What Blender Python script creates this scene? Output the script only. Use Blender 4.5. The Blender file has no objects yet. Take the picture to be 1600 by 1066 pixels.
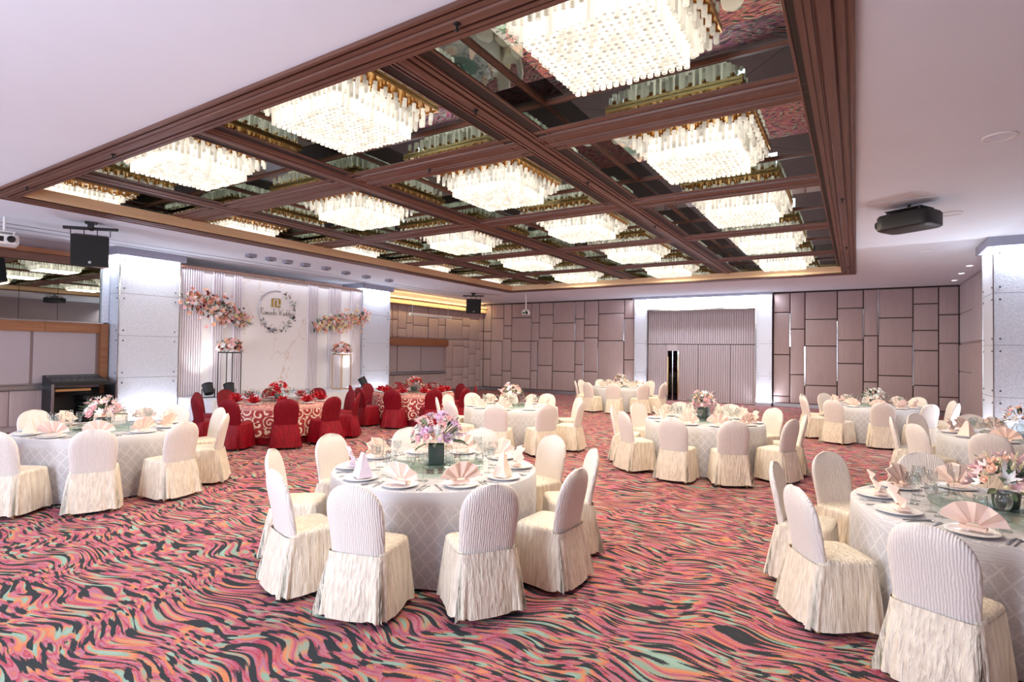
import bpy, math, random
from mathutils import Vector, Matrix
random.seed(7)
S = bpy.context.scene
C = S.collection
PI = math.pi

# ------------------------------------------------------------------ camera, world, light, exposure
def cam_axes(yaw, pitch, roll):
    y, p, r = map(math.radians, (yaw, pitch, roll))
    f = Vector((math.sin(y)*math.cos(p), math.cos(y)*math.cos(p), math.sin(p)))
    x = Vector((math.cos(y), -math.sin(y), 0)); u = x.cross(f)
    return x*math.cos(r)+u*math.sin(r), -x*math.sin(r)+u*math.cos(r), f
CX, CU, CF = cam_axes(-31.918, 1.168, 0.802)
CAM = Vector((0, 0, 1.85)); FPX = 864.42
cd = bpy.data.cameras.new('camera'); cd.sensor_width = 36; cd.lens = FPX/1600*36; cd.clip_start = .05
co = bpy.data.objects.new('camera', cd); C.objects.link(co)
co.matrix_world = Matrix(((CX.x, CU.x, -CF.x, CAM.x), (CX.y, CU.y, -CF.y, CAM.y), (CX.z, CU.z, -CF.z, CAM.z), (0, 0, 0, 1)))
S.camera = co
W = bpy.data.worlds.new('world'); S.world = W; W.use_nodes = True
W.node_tree.nodes['Background'].inputs[0].default_value = (.75, .83, 1, 1)
W.node_tree.nodes['Background'].inputs[1].default_value = .6
S.view_settings.view_transform = 'Standard'; S.view_settings.look = 'None'
S.view_settings.exposure = 0.57; S.view_settings.gamma = 1; S.view_settings.use_curve_mapping = False
S.cycles.caustics_reflective = False; S.cycles.caustics_refractive = False
S.cycles.max_bounces = 10; S.cycles.diffuse_bounces = 5; S.cycles.glossy_bounces = 6; S.cycles.transparent_max_bounces = 24
S.cycles.sample_clamp_indirect = 6
CHAND_W = 68.0      # watts of one chandelier
WARM = (1.0, .86, .68); COOL = (.78, .86, 1.0); LED = (.86, .92, 1.0)
STRIP_W = 42.0      # watts per metre of the LED strips on columns
REAR_FILL_W = 330.0    # watts of each cool fill light added behind the camera

def area(name, loc, dirv, sx, sy, w, col, parent=None, spread=180):
    l = bpy.data.lights.new(name, 'AREA'); l.shape = 'RECTANGLE'; l.size = sx; l.size_y = sy
    l.energy = w; l.color = col; l.spread = math.radians(spread)
    o = bpy.data.objects.new(name, l); C.objects.link(o); o.location = loc
    o.rotation_euler = Vector(dirv).to_track_quat('-Z', 'Y').to_euler()
    if parent: o.parent = parent
    return o
for i, x in enumerate((-11.5, -3.5)):      # unseen fill lights added to cool the chair backs
    area('window_daylight', (x, -3.12, 1.9), (0, 1, -.05), 2.4, 2.6, REAR_FILL_W, COOL)

def px(p):
    d = Vector(p)-CAM; z = d.dot(CF)
    if z <= .1: return None
    return 800+FPX*d.dot(CX)/z, 533-FPX*d.dot(CU)/z
def in_view(p, m=120):
    q = px(p); return q is not None and -m < q[0] < 1600+m and -m < q[1] < 1066+m

# ------------------------------------------------------------------ materials
def lin(c):
    if isinstance(c, str): c = tuple(int(c[i:i+2], 16)/255 for i in (0, 2, 4))
    return tuple(((v/12.92) if v <= .04045 else ((v+.055)/1.055)**2.4) for v in c)+(1,)
MATS = {}
CARPET = [(.28, '8fa89c'), (.35, '829b8e'), (.385, 'bd8464'), (.425, 'c47654'), (.46, 'a6626e'), (.495, 'b47886'), (.53, '9a3a56'), (.57, 'b2625e'), (.61, '94688a'), (.65, 'bd7a58'), (.71, '829b8e')]
def base(name):
    m = bpy.data.materials.new(name); m.use_nodes = True; MATS[name] = m
    t = m.node_tree; return m, t, t.nodes['Principled BSDF']
def N(t, k, **kw):
    n = t.nodes.new(k)
    for a, v in kw.items():
        if a.startswith('i_'): n.inputs[a[2:].replace('_', ' ')].default_value = v
        else: setattr(n, a, v)
    return n
def L(t, a, b): t.links.new(a, b)
def ramp(t, src, stops, interp='LINEAR'):
    r = N(t, 'ShaderNodeValToRGB'); e = r.color_ramp; e.interpolation = interp
    while len(e.elements) < len(stops): e.elements.new(.5)
    for el, (p, c) in zip(e.elements, stops): el.position = p; el.color = lin(c)
    L(t, src, r.inputs[0]); return r.outputs[0]
def gray(v): return (v, v, v)
def bump(t, b, src, strength=.3, dist=.01):
    n = N(t, 'ShaderNodeBump'); n.inputs['Strength'].default_value = strength; n.inputs['Distance'].default_value = dist
    L(t, src, n.inputs['Height']); L(t, n.outputs[0], b.inputs['Normal'])
def coords(t, out='Object', scale=(1, 1, 1), rot=(0, 0, 0)):
    c = N(t, 'ShaderNodeTexCoord'); m = N(t, 'ShaderNodeMapping')
    m.inputs['Scale'].default_value = scale; m.inputs['Rotation'].default_value = rot
    L(t, c.outputs[out], m.inputs[0]); return m.outputs[0]
def plain(name, col, rough=.5, metal=0, spec=.5, var=0, grain=None, sheen=0):
    m, t, b = base(name); c = lin(col)
    b.inputs['Base Color'].default_value = c; b.inputs['Roughness'].default_value = rough
    b.inputs['Metallic'].default_value = metal; b.inputs['Specular IOR Level'].default_value = spec
    if sheen: b.inputs['Sheen Weight'].default_value = sheen
    if var:
        n = N(t, 'ShaderNodeTexNoise'); n.inputs['Scale'].default_value = grain or 6; n.inputs['Detail'].default_value = 3
        L(t, coords(t), n.inputs[0])
        x = N(t, 'ShaderNodeMixRGB'); x.blend_type = 'MULTIPLY'; x.inputs[0].default_value = var
        x.inputs[1].default_value = c; L(t, n.outputs[0], x.inputs[2]); L(t, x.outputs[0], b.inputs['Base Color'])
    return m
def petal(name, col, c2):
    m, t, b = base(name); o = N(t, 'ShaderNodeObjectInfo'); g = N(t, 'ShaderNodeNewGeometry')
    a = N(t, 'ShaderNodeMath', operation='ADD'); L(t, o.outputs['Random'], a.inputs[0]); L(t, g.outputs['Random Per Island'], a.inputs[1])
    f = N(t, 'ShaderNodeMath', operation='FRACT'); L(t, a.outputs[0], f.inputs[0])
    L(t, ramp(t, f.outputs[0], [(0, col), (1, c2)]), b.inputs['Base Color']); b.inputs['Roughness'].default_value = .6
    return m
def emis(name, col, s):
    m, t, b = base(name); b.inputs['Base Color'].default_value = lin(col)
    b.inputs['Emission Color'].default_value = lin(col); b.inputs['Emission Strength'].default_value = s; return m

plain('ceiling_paint', 'e2e7f2', .75, var=.06, grain=1.5)
plain('wall_paint', 'a08e90', .8, var=.1)
plain('white_paint', 'e8e6ea', .6, var=.05)
plain('white_plastic', 'e6e4e2', .35, var=.05)
plain('black_plastic', '17171a', .5, var=.2)
plain('black_mesh', '101013', .8, var=.3, grain=300)
plain('dark_metal', '2a2a2c', .4, .7, var=.15)
plain('chrome', 'd6d8dc', .12, 1, var=.05)
plain('steel', 'b9bcc2', .28, 1, var=.1)
plain('cornice_metal', 'a9abbb', .45, .6, var=.08)
plain('brass', 'dab47a', .32, 1, var=.1)
plain('gold', '9a7f3a', .35, .6, var=.1)
plain('bolt', '4a4e58', .3, .9, var=.1)
plain('joint_dark', '3a2d2c', .8, var=.1)
plain('porcelain', 'f2f0f0', .18, var=.03)
plain('lilac_napkin', 'e0d2e2', .75, var=.08, grain=14)
plain('peach_napkin', 'f5d9cb', .7, var=.08, grain=14, sheen=.2)
plain('red_napkin', 'b80f24', .65, var=.15, grain=14)
plain('white_skirt', 'e6e6ee', .8, var=.06)
plain('blind', 'a5989d', .8, var=.05)
plain('wood_leg', 'a87848', .5, var=.2, grain=30)
plain('leaf', '4f6b48', .55, var=.35, grain=20); plain('dark_leaf', '33463a', .5, var=.35, grain=20); plain('pale_leaf', '92a07a', .55, var=.3, grain=20)
plain('green_vase', '3c4a46', .15, var=.1); plain('stage_floor', 'd8d8e0', .6, var=.06)
petal('lilac_petal', 'dcb6d2', 'f0dcec'); petal('pink_petal', 'edb6ba', 'f8dcda'); petal('peach_petal', 'f2c0a2', 'f9e2d2')
petal('white_petal', 'ece8ea', 'faf6f0'); petal('red_petal', 'a80d20', 'cf2438'); petal('coral_petal', 'd5836a', 'eeb094')
petal('burgundy_petal', '5a1424', '8a2436'); petal('cream_petal', 'efe0a8', 'f8f0d0')

def wood(name, c1, c2, rough=.4, along=1):
    m, t, b = base(name)
    sc = [30, 30, 30]; sc[along] = 1.2
    n = N(t, 'ShaderNodeTexNoise'); n.inputs['Scale'].default_value = 1; n.inputs['Detail'].default_value = 4
    L(t, coords(t, scale=sc), n.inputs[0])
    L(t, ramp(t, n.outputs[0], [(.3, c1), (.7, c2)]), b.inputs['Base Color']); b.inputs['Roughness'].default_value = rough
    bump(t, b, n.outputs[0], .06, .004); return m
wood('beam_wood_y', '56352a', '704a3c', .42, 1); wood('beam_wood_x', '56352a', '704a3c', .42, 0)
wood('gold_wood_y', 'e2bd92', 'edcda6', .5, 1); wood('gold_wood_x', 'e2bd92', 'edcda6', .5, 0)
wood('brown_wood', '7a4a30', '93603f', .45, 1); wood('trim_wood', '6e4433', '8a5843', .4, 0)

# mirror
m, t, b = base('mirror'); b.inputs['Base Color'].default_value = lin('b4bab6'); b.inputs['Metallic'].default_value = 1
n = N(t, 'ShaderNodeTexNoise'); n.inputs['Scale'].default_value = .8; L(t, coords(t), n.inputs[0])
r = N(t, 'ShaderNodeMapRange'); L(t, n.outputs[0], r.inputs[0]); r.inputs[3].default_value = .0; r.inputs[4].default_value = .02
L(t, r.outputs[0], b.inputs['Roughness'])

# grille: dark slots between thin wood bars
m, t, b = base('grille'); br = N(t, 'ShaderNodeTexBrick', offset=0.0)
br.inputs['Color1'].default_value = lin('0c0706'); br.inputs['Color2'].default_value = lin('120a08'); br.inputs['Mortar'].default_value = lin('2e1c15')
br.inputs['Scale'].default_value = 1; br.inputs['Brick Width'].default_value = .22; br.inputs['Row Height'].default_value = .028; br.inputs['Mortar Size'].default_value = .003
L(t, coords(t, rot=(0, 0, PI/2)), br.inputs[0]); L(t, br.outputs[0], b.inputs['Base Color']); b.inputs['Roughness'].default_value = .6

# upholstered wall fabric
def fabric_wall(name, c1, c2):
    m, t, b = base(name); n = N(t, 'ShaderNodeTexNoise'); n.inputs['Scale'].default_value = 1; n.inputs['Detail'].default_value = 3
    L(t, coords(t, scale=(60, 60, 1.5)), n.inputs[0])
    L(t, ramp(t, n.outputs[0], [(.3, c1), (.7, c2)]), b.inputs['Base Color']); b.inputs['Roughness'].default_value = .62
    b.inputs['Sheen Weight'].default_value = .15; bump(t, b, n.outputs[0], .08, .004); return m
fabric_wall('upholstery', 'a38f90', 'b29f9f'); fabric_wall('fluted_fabric', 'a89ea6', 'beb4bb'); fabric_wall('flute_white', 'cfc6cf', 'e0d8de')

# carpet: flowing tapered dark strokes over drifting colours
m, t, b = base('carpet')
co_ = coords(t)
w1 = N(t, 'ShaderNodeTexNoise'); w1.inputs['Scale'].default_value = 2.0; w1.inputs['Detail'].default_value = 0; L(t, co_, w1.inputs[0])
s1 = N(t, 'ShaderNodeVectorMath', operation='SUBTRACT'); L(t, w1.outputs['Color'], s1.inputs[0]); s1.inputs[1].default_value = (.5, .5, .5)
k1 = N(t, 'ShaderNodeVectorMath', operation='MULTIPLY'); L(t, s1.outputs[0], k1.inputs[0]); k1.inputs[1].default_value = (.5, .42, 0)
a1 = N(t, 'ShaderNodeVectorMath', operation='ADD'); L(t, co_, a1.inputs[0]); L(t, k1.outputs[0], a1.inputs[1])
fine = N(t, 'ShaderNodeTexNoise'); fine.inputs['Scale'].default_value = 110; fine.inputs['Detail'].default_value = 2; L(t, co_, fine.inputs[0])
fm = N(t, 'ShaderNodeMapRange'); L(t, fine.outputs[0], fm.inputs[0]); fm.inputs[3].default_value = -.06; fm.inputs[4].default_value = .06
def streak(off, sc, detail=.7):
    mp = N(t, 'ShaderNodeMapping'); mp.inputs['Rotation'].default_value = (0, 0, -.6); mp.inputs['Scale'].default_value = sc; mp.inputs['Location'].default_value = off; L(t, a1.outputs[0], mp.inputs[0])
    st = N(t, 'ShaderNodeTexNoise'); st.inputs['Scale'].default_value = 1; st.inputs['Detail'].default_value = detail; L(t, mp.outputs[0], st.inputs[0])
    sa = N(t, 'ShaderNodeMath', operation='ADD'); L(t, st.outputs[0], sa.inputs[0]); L(t, fm.outputs[0], sa.inputs[1]); return sa.outputs[0]
colr = ramp(t, streak((3, 1, 0), (4.2, 17.0, 1)), CARPET)
dark = ramp(t, streak((9, 5, 2), (4.6, 29.0, 1), 1.0), [(.522, gray(0)), (.552, gray(1))])
mx = N(t, 'ShaderNodeMixRGB'); L(t, dark, mx.inputs[0]); L(t, colr, mx.inputs[1]); mx.inputs[2].default_value = lin('33373b')
L(t, mx.outputs[0], b.inputs['Base Color']); b.inputs['Roughness'].default_value = .95; b.inputs['Specular IOR Level'].default_value = .1
bump(t, b, fine.outputs[0], .25, .01)

# chair satin: vertical crinkle
def satin(name, c1, c2, rough, scale, b_s, sheen=.3):
    m, t, b = base(name)
    n = N(t, 'ShaderNodeTexNoise'); n.inputs['Scale'].default_value = 1; n.inputs['Detail'].default_value = 3; n.inputs['Distortion'].default_value = .4
    L(t, coords(t, scale=(scale, scale, scale*.12)), n.inputs[0])
    L(t, ramp(t, n.outputs[0], [(.35, c1), (.65, c2)]), b.inputs['Base Color']); b.inputs['Roughness'].default_value = rough
    b.inputs['Sheen Weight'].default_value = sheen; b.inputs['Specular IOR Level'].default_value = .45 if sheen else .22
    bump(t, b, n.outputs[0], b_s, .02); return m
satin('cream_satin', 'd2c4b2', 'ece0cc', .38, 42, .9, .1); satin('red_satin', '6c0313', '8c071c', .5, 40, .4, 0)
def striped(name, c1, c2, sc, rough, b_s):
    m, t, b = base(name); wv = N(t, 'ShaderNodeTexWave', bands_direction='X'); wv.inputs['Scale'].default_value = sc
    wv.inputs['Distortion'].default_value = 5; wv.inputs['Detail'].default_value = 3; wv.inputs['Detail Scale'].default_value = 1.5
    L(t, coords(t, scale=(1, .3, .35)), wv.inputs[0]); L(t, ramp(t, wv.outputs[0], [(0, c1), (1, c2)]), b.inputs['Base Color'])
    b.inputs['Roughness'].default_value = rough; b.inputs['Sheen Weight'].default_value = .0 if 'red' in name else .2; b.inputs['Specular IOR Level'].default_value = .2 if 'red' in name else .4; bump(t, b, wv.outputs[0], b_s, .012); return m
striped('cream_ribbed', 'dad0c9', 'e9e1d9', 21, .45, .35); striped('red_ribbed', '650313', '80071a', 12, .5, .5)

# table linen: grey-white satin with a lattice of curved white lines (uv in metres)
m, t, b = base('lattice_linen')
uv = N(t, 'ShaderNodeTexCoord').outputs['UV']; outs = []
for rot in (.7, -.7):
    mp = N(t, 'ShaderNodeMapping'); mp.inputs['Rotation'].default_value = (0, 0, rot); L(t, uv, mp.inputs[0])
    wv = N(t, 'ShaderNodeTexWave', bands_direction='X'); wv.inputs['Scale'].default_value = 3.6; wv.inputs['Distortion'].default_value = 3.6; wv.inputs['Detail'].default_value = 2; wv.inputs['Detail Scale'].default_value = .9
    L(t, mp.outputs[0], wv.inputs[0]); outs.append(ramp(t, wv.outputs[0], [(.9, gray(0)), (.995, gray(.8))]))
mxl = N(t, 'ShaderNodeMixRGB'); mxl.blend_type = 'LIGHTEN'; mxl.inputs[0].default_value = 1; L(t, outs[0], mxl.inputs[1]); L(t, outs[1], mxl.inputs[2])
fn = N(t, 'ShaderNodeTexNoise'); fn.inputs['Scale'].default_value = 90; L(t, uv, fn.inputs[0])
cl = N(t, 'ShaderNodeMixRGB'); L(t, mxl.outputs[0], cl.inputs[0]); L(t, ramp(t, fn.outputs[0], [(.3, 'b4b2b6'), (.7, 'cac8cb')]), cl.inputs[1]); cl.inputs[2].default_value = lin('dedbdd')
L(t, cl.outputs[0], b.inputs['Base Color']); b.inputs['Roughness'].default_value = .5; b.inputs['Sheen Weight'].default_value = .2

# red damask: pale scrolls on red
m, t, b = base('red_damask')
uv = N(t, 'ShaderNodeTexCoord').outputs['UV']
vo = N(t, 'ShaderNodeTexVoronoi'); vo.inputs['Scale'].default_value = 5.2; vo.inputs['Randomness'].default_value = .55; L(t, uv, vo.inputs[0])
sub = N(t, 'ShaderNodeVectorMath', operation='SUBTRACT'); L(t, uv, sub.inputs[0]); L(t, vo.outputs['Position'], sub.inputs[1])
sep = N(t, 'ShaderNodeSeparateXYZ'); L(t, sub.outputs[0], sep.inputs[0])
at = N(t, 'ShaderNodeMath', operation='ARCTAN2'); L(t, sep.outputs[1], at.inputs[0]); L(t, sep.outputs[0], at.inputs[1])
ds = N(t, 'ShaderNodeMath', operation='MULTIPLY'); L(t, vo.outputs['Distance'], ds.inputs[0]); ds.inputs[1].default_value = 18
ad = N(t, 'ShaderNodeMath', operation='ADD'); L(t, at.outputs[0], ad.inputs[0]); L(t, ds.outputs[0], ad.inputs[1])
sn = N(t, 'ShaderNodeMath', operation='SINE'); L(t, ad.outputs[0], sn.inputs[0])
L(t, ramp(t, sn.outputs[0], [(.35, '9c2a34'), (.5, 'd9b8a6'), (.75, 'e6d2c2')]), b.inputs['Base Color']); b.inputs['Roughness'].default_value = .5

# marble backdrop panel
m, t, b = base('marble'); n = N(t, 'ShaderNodeTexNoise'); n.inputs['Scale'].default_value = .55; n.inputs['Detail'].default_value = 5; n.inputs['Distortion'].default_value = .9
L(t, coords(t), n.inputs[0]); L(t, ramp(t, n.outputs[0], [(0, 'dfdade'), (.497, 'e4dfe2'), (.5, 'd0b8ac'), (.503, 'e4dfe2'), (.58, 'e6e2e5'), (.64, 'd8d3da'), (.72, 'e6e2e5')]), b.inputs['Base Color']); b.inputs['Roughness'].default_value = .35

# embossed frosted panel on the lit columns
m, t, b = base('frosted_panel'); b.inputs['Base Color'].default_value = lin('c9ccd6'); b.inputs['Roughness'].default_value = .35; b.inputs['Metallic'].default_value = .25
vo = N(t, 'ShaderNodeTexVoronoi'); vo.inputs['Scale'].default_value = 32; L(t, coords(t), vo.inputs[0]); bump(t, b, vo.outputs['Distance'], .15, .008)
nn = N(t, 'ShaderNodeTexNoise'); nn.inputs['Scale'].default_value = 45; L(t, coords(t), nn.inputs[0]); L(t, ramp(t, nn.outputs[0], [(.3, 'bcc2d0'), (.7, 'd8dbe6')]), b.inputs['Base Color'])

def thin_glass(name, tint, refl=.5, rough=.02):
    m, t, b = base(name); t.nodes.remove(b)
    tr = N(t, 'ShaderNodeBsdfTransparent'); tr.inputs[0].default_value = lin(tint)
    gl = N(t, 'ShaderNodeBsdfGlossy'); gl.inputs['Roughness'].default_value = rough
    lw = N(t, 'ShaderNodeLayerWeight'); lw.inputs[0].default_value = .5; fr = N(t, 'ShaderNodeMath', operation='POWER'); L(t, lw.outputs['Facing'], fr.inputs[0]); fr.inputs[1].default_value = 3.5
    ml = N(t, 'ShaderNodeMath', operation='MULTIPLY_ADD'); L(t, fr.outputs[0], ml.inputs[0]); ml.inputs[1].default_value = refl; ml.inputs[2].default_value = .035
    mx = N(t, 'ShaderNodeMixShader'); L(t, ml.outputs[0], mx.inputs[0]); L(t, tr.outputs[0], mx.inputs[1]); L(t, gl.outputs[0], mx.inputs[2])
    L(t, mx.outputs[0], t.nodes['Material Output'].inputs[0]); return m
thin_glass('clear_glass', 'f6f8f8', 1.0); thin_glass('green_glass', 'e6f2ec', .6); thin_glass('window_glass', 'f2f5f6', .3); thin_glass('slit_glass', '5a6068', .8)
# lit glass tubes of the chandeliers
def tube_mat(name, lo, hi, a, sampling):
    m, t, b = base(name); b.inputs['Base Color'].default_value = lin('a8a49c'); b.inputs['Roughness'].default_value = .12
    o = N(t, 'ShaderNodeObjectInfo'); g = N(t, 'ShaderNodeNewGeometry')
    ad = N(t, 'ShaderNodeMath', operation='ADD'); L(t, o.outputs['Random'], ad.inputs[0]); L(t, g.outputs['Random Per Island'], ad.inputs[1])
    fr = N(t, 'ShaderNodeMath', operation='FRACT'); L(t, ad.outputs[0], fr.inputs[0])
    r = N(t, 'ShaderNodeMapRange'); L(t, fr.outputs[0], r.inputs[0]); r.inputs[3].default_value = lo; r.inputs[4].default_value = hi
    b.inputs['Emission Color'].default_value = lin('fff4e0'); L(t, r.outputs[0], b.inputs['Emission Strength'])
    b.inputs['Alpha'].default_value = a; m.cycles.emission_sampling = sampling; return m
tube_mat('lit_tube', .35, .85, .9, 'NONE'); tube_mat('edge_tube', .5, 1.3, .85, 'AUTO'); tube_mat('outer_tube', .15, .7, .55, 'NONE'); tube_mat('tube_core', .2, .45, 1, 'NONE')  # shade inside the hollow tube ends is put in as a weaker glow
emis('bulb', 'fff0d8', 12)
emis('lamp_face', 'ffffff', 4)

# ------------------------------------------------------------------ mesh helpers
class MB:
    def __init__(s): s.v = []; s.f = []; s.mi = []; s.uv = None
    def quad(s, *p, m=0):
        k = len(s.v); s.v += [tuple(q) for q in p]; s.f.append(tuple(range(k, k+len(p)))); s.mi.append(m); return s
    def box(s, x0, x1, y0, y1, z0, z1, m=0):
        k = len(s.v); s.v += [(x, y, z) for z in (z0, z1) for y in (y0, y1) for x in (x0, x1)]
        for f in ((0, 2, 3, 1), (4, 5, 7, 6), (0, 1, 5, 4), (2, 6, 7, 3), (0, 4, 6, 2), (1, 3, 7, 5)): s.f.append(tuple(k+i for i in f)); s.mi.append(m)
        return s
    def loft(s, rings, closed=True, c0=False, c1=False, m=0):
        k = len(s.v); n = len(rings[0])
        for r in rings: s.v += [tuple(p) for p in r]
        for i in range(len(rings)-1):
            for j in range(n if closed else n-1):
                a, b_ = k+i*n+j, k+i*n+(j+1) % n; s.f.append((a, b_, b_+n, a+n)); s.mi.append(m)
        if c0: s.f.append(tuple(range(k+n-1, k-1, -1))); s.mi.append(m)
        if c1: s.f.append(tuple(range(k+(len(rings)-1)*n, k+len(rings)*n))); s.mi.append(m)
        return s
    def lathe(s, prof, n=16, c0=True, c1=True, c=(0, 0, 0), m=0):
        return s.loft([[(c[0]+r*math.cos(2*PI*j/n), c[1]+r*math.sin(2*PI*j/n), c[2]+z) for j in range(n)] for r, z in prof], True, c0, c1, m)
    def tube(s, pts, r, n=6, m=0, r1=None):
        rings = []; pts = [Vector(p) for p in pts]
        for i, p in enumerate(pts):
            d = (pts[min(i+1, len(pts)-1)]-pts[max(i-1, 0)]).normalized()
            a = d.cross(Vector((0, 0, 1)) if abs(d.z) < .9 else Vector((1, 0, 0))).normalized(); b_ = d.cross(a)
            rr = r if r1 is None else r+(r1-r)*i/max(1, len(pts)-1)
            rings.append([p+a*rr*math.cos(2*PI*j/n)+b_*rr*math.sin(2*PI*j/n) for j in range(n)])
        return s.loft(rings, True, True, True, m)
    def sphere(s, c, r, n=8, k=5, sz=1, m=0):
        return s.loft([[(c[0]+r*math.sin(PI*i/k)*math.cos(2*PI*j/n), c[1]+r*math.sin(PI*i/k)*math.sin(2*PI*j/n), c[2]-sz*r*math.cos(PI*i/k)) for j in range(n)] for i in range(1, k)], True, True, True, m)
    def add(s, o, M, m=None):
        k = len(s.v); s.v += [tuple(M @ Vector(p)) for p in o.v]
        for f, i in zip(o.f, o.mi): s.f.append(tuple(k+a for a in f)); s.mi.append(i if m is None else m)
        return s
    def mesh(s, name, mats, smooth=False, angle=None):
        me = bpy.data.meshes.new(name); me.from_pydata(s.v, [], s.f)
        for x in ([mats] if isinstance(mats, str) else mats): me.materials.append(MATS[x])
        me.polygons.foreach_set('material_index', s.mi)
        if s.uv:
            ul = me.uv_layers.new(name='uv'); 
            for lp in me.loops: ul.data[lp.index].uv = s.uv[lp.vertex_index]
        if smooth:
            me.polygons.foreach_set('use_smooth', [True]*len(me.polygons))
            if angle:
                me.set_sharp_from_angle(angle=math.radians(angle))
        me.update(); return me
def obj(name, me, parent=None, loc=(0, 0, 0), rot=(0, 0, 0), scale=None):
    o = bpy.data.objects.new(name, me); C.objects.link(o); o.location = loc; o.rotation_euler = rot
    if scale is not None: o.scale = (scale,)*3 if not isinstance(scale, (tuple, list)) else scale
    if parent: o.parent = parent
    return o
def tag(o, label=None, cat=None, group=None, kind=None):
    if label: o['label'] = label
    if cat: o['category'] = cat
    if group: o['group'] = group
    if kind: o['kind'] = kind
    return o
def empty(name, loc, rz=0, label=None, cat=None, group=None):
    o = bpy.data.objects.new(name, None); C.objects.link(o); o.location = loc; o.rotation_euler = (0, 0, rz); o.empty_display_size = .1
    return tag(o, label, cat, group)
def struct(name, mb, mat, **kw): return tag(obj(name, mb.mesh(name, mat, **kw)), kind='structure')

# ------------------------------------------------------------------ room shell
ZC, ZB, ZT = 4.2, 4.385, 4.69
RX0, RX1, RY0, RY1 = -15.65, 4.6, -3.2, 22.44
HX0, HX1, HY0, HY1 = -11.52, -.01, 2.89, 18.21
FWID = .345
floor = struct('floor', MB().box(RX0-.3, RX1+.3, RY0-.3, RY1+.3, -.1, 0), 'carpet')
mb = MB(); T_ = .06
mb.box(RX0-.3, HX0, RY0-.3, RY1+.3, ZC, ZC+T_).box(HX1, RX1+.3, RY0-.3, RY1+.3, ZC, ZC+T_)
mb.box(HX0, HX1, RY0-.3, HY0, ZC, ZC+T_).box(HX0, HX1, HY1, RY1+.3, ZC, ZC+T_)
mb.box(-12.5, .3, 2.6, 18.6, ZT+.03, ZT+.08)  # unseen lid added over the coffer to keep outside light from leaking in
mb.box(-12.5, -12.4, 2.6, 18.6, ZC+T_, ZT+.03).box(.2, .3, 2.6, 18.6, ZC+T_, ZT+.03).box(-12.5, .3, 2.6, 2.7, ZC+T_, ZT+.03).box(-12.5, .3, 18.5, 18.6, ZC+T_, ZT+.03)
ceiling = struct('ceiling', mb, 'ceiling_paint')
def on_ceiling(name, mb, mat, **kw): return obj(name, mb.mesh(name, mat, **kw), ceiling)

# stepped wooden frame round the coffer, flush with the ceiling (one mitred moulding per side)
FP = [(0, 0), (0, -.035), (.03, -.035), (.045, -.02), (.045, -.01), (.06, -.01), (.06, -.03), (.105, -.03), (.105, -.012), (.12, -.012), (.14, -.034), (.215, -.034), (.235, -.012), (.25, -.012), (.25, -.03), (.285, -.03), (.285, -.015), (.30, -.015), (.30, -.028), (FWID, -.028), (FWID, 0)]
for k in range(4):
    r0, r1 = [], []
    for d, z in FP:
        a = [(HX0+d, HY0+d), (HX1-d, HY0+d), (HX1-d, HY1-d), (HX0+d, HY1-d)]
        p, q = a[k], a[(k+1) % 4]; r0.append((p[0], p[1], ZC+z)); r1.append((q[0], q[1], ZC+z))
    on_ceiling('frame_moulding', MB().loft([r1, r0], False), 'beam_wood_x' if k in (0, 2) else 'beam_wood_y')
ix0, ix1, iy0, iy1 = HX0+FWID, HX1-FWID, HY0+FWID, HY1-FWID
for nm, bx, mt in (('x', (ix0-.02, ix1+.02, iy0-.02, iy0), 'gold_wood_x'), ('x', (ix0-.02, ix1+.02, iy1, iy1+.02), 'gold_wood_x'), ('y', (ix0-.02, ix0, iy0, iy1), 'gold_wood_y'), ('y', (ix1, ix1+.02, iy0, iy1), 'gold_wood_y')):
    on_ceiling('fascia_board', MB().box(*bx, ZC-.012, ZB), mt)
on_ceiling('shelf_board', MB().box(-12.35, ix0-.02, 2.7, 18.45, ZB-.03, ZB-.01), 'beam_wood_y')
on_ceiling('shelf_board', MB().box(ix0, ix1, iy1+.02, 18.45, ZB-.03, ZB-.01), 'beam_wood_x')
on_ceiling('shelf_board', MB().box(ix0, ix1, 2.7, iy0-.02, ZB-.03, ZB-.01), 'beam_wood_x')
on_ceiling('grille_strip', MB().box(-.44, ix1+.0, iy0, iy1, ZB-.012, ZB+.02), 'grille')
on_ceiling('grille_rim', MB().box(-.46, -.44, iy0, iy1, ZB-.02, ZB+.03), 'beam_wood_y')

# beams
BX = [-3.345, -6.47, -9.725]; BY = [5.81, 9.02, 12.24, 15.46]; HB = .315
HV = [(HB, .30), (HB, .0), (.295, -.004), (.292, .006), (.165, .006), (.16, -.012), (.14, -.016), (.136, .008), (.12, .008), (.116, -.014), (.075, -.022), (.07, .0), (.055, .0), (.048, -.03), (.0, -.034)]
HU = [(HB, .30), (HB, .0), (.29, -.004), (.18, .01), (.175, -.01), (.14, -.014), (.135, .008), (.12, .008), (.115, -.012), (.08, -.016), (.07, .0), (.0, .0)]
def beam(prof, p, q, mats, gr):
    full = prof+[(-o, z) for o, z in reversed(prof[:-1])]; d = (Vector(q)-Vector(p)).normalized(); s = Vector((d.y, -d.x, 0))
    mb = MB(); mb.loft([[Vector(e)+s*o+Vector((0, 0, z)) for o, z in full] for e in (p, q)], False)
    if gr:
        n = len(full)
        for i in range(n-1):
            if abs(full[i][1]-.006) < 1e-6 and abs(full[i+1][1]-.006) < 1e-6: mb.mi[i] = 1
    return on_ceiling('coffer_beam', mb, mats)
for x in BX: beam(HV, (x, 2.7, ZB), (x, 18.45, ZB), ['beam_wood_y', 'grille'], True)
for y in BY: beam(HU, (ix1, y, ZB+.003), (-12.35, y, ZB+.003), ['beam_wood_x'], False)
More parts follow.
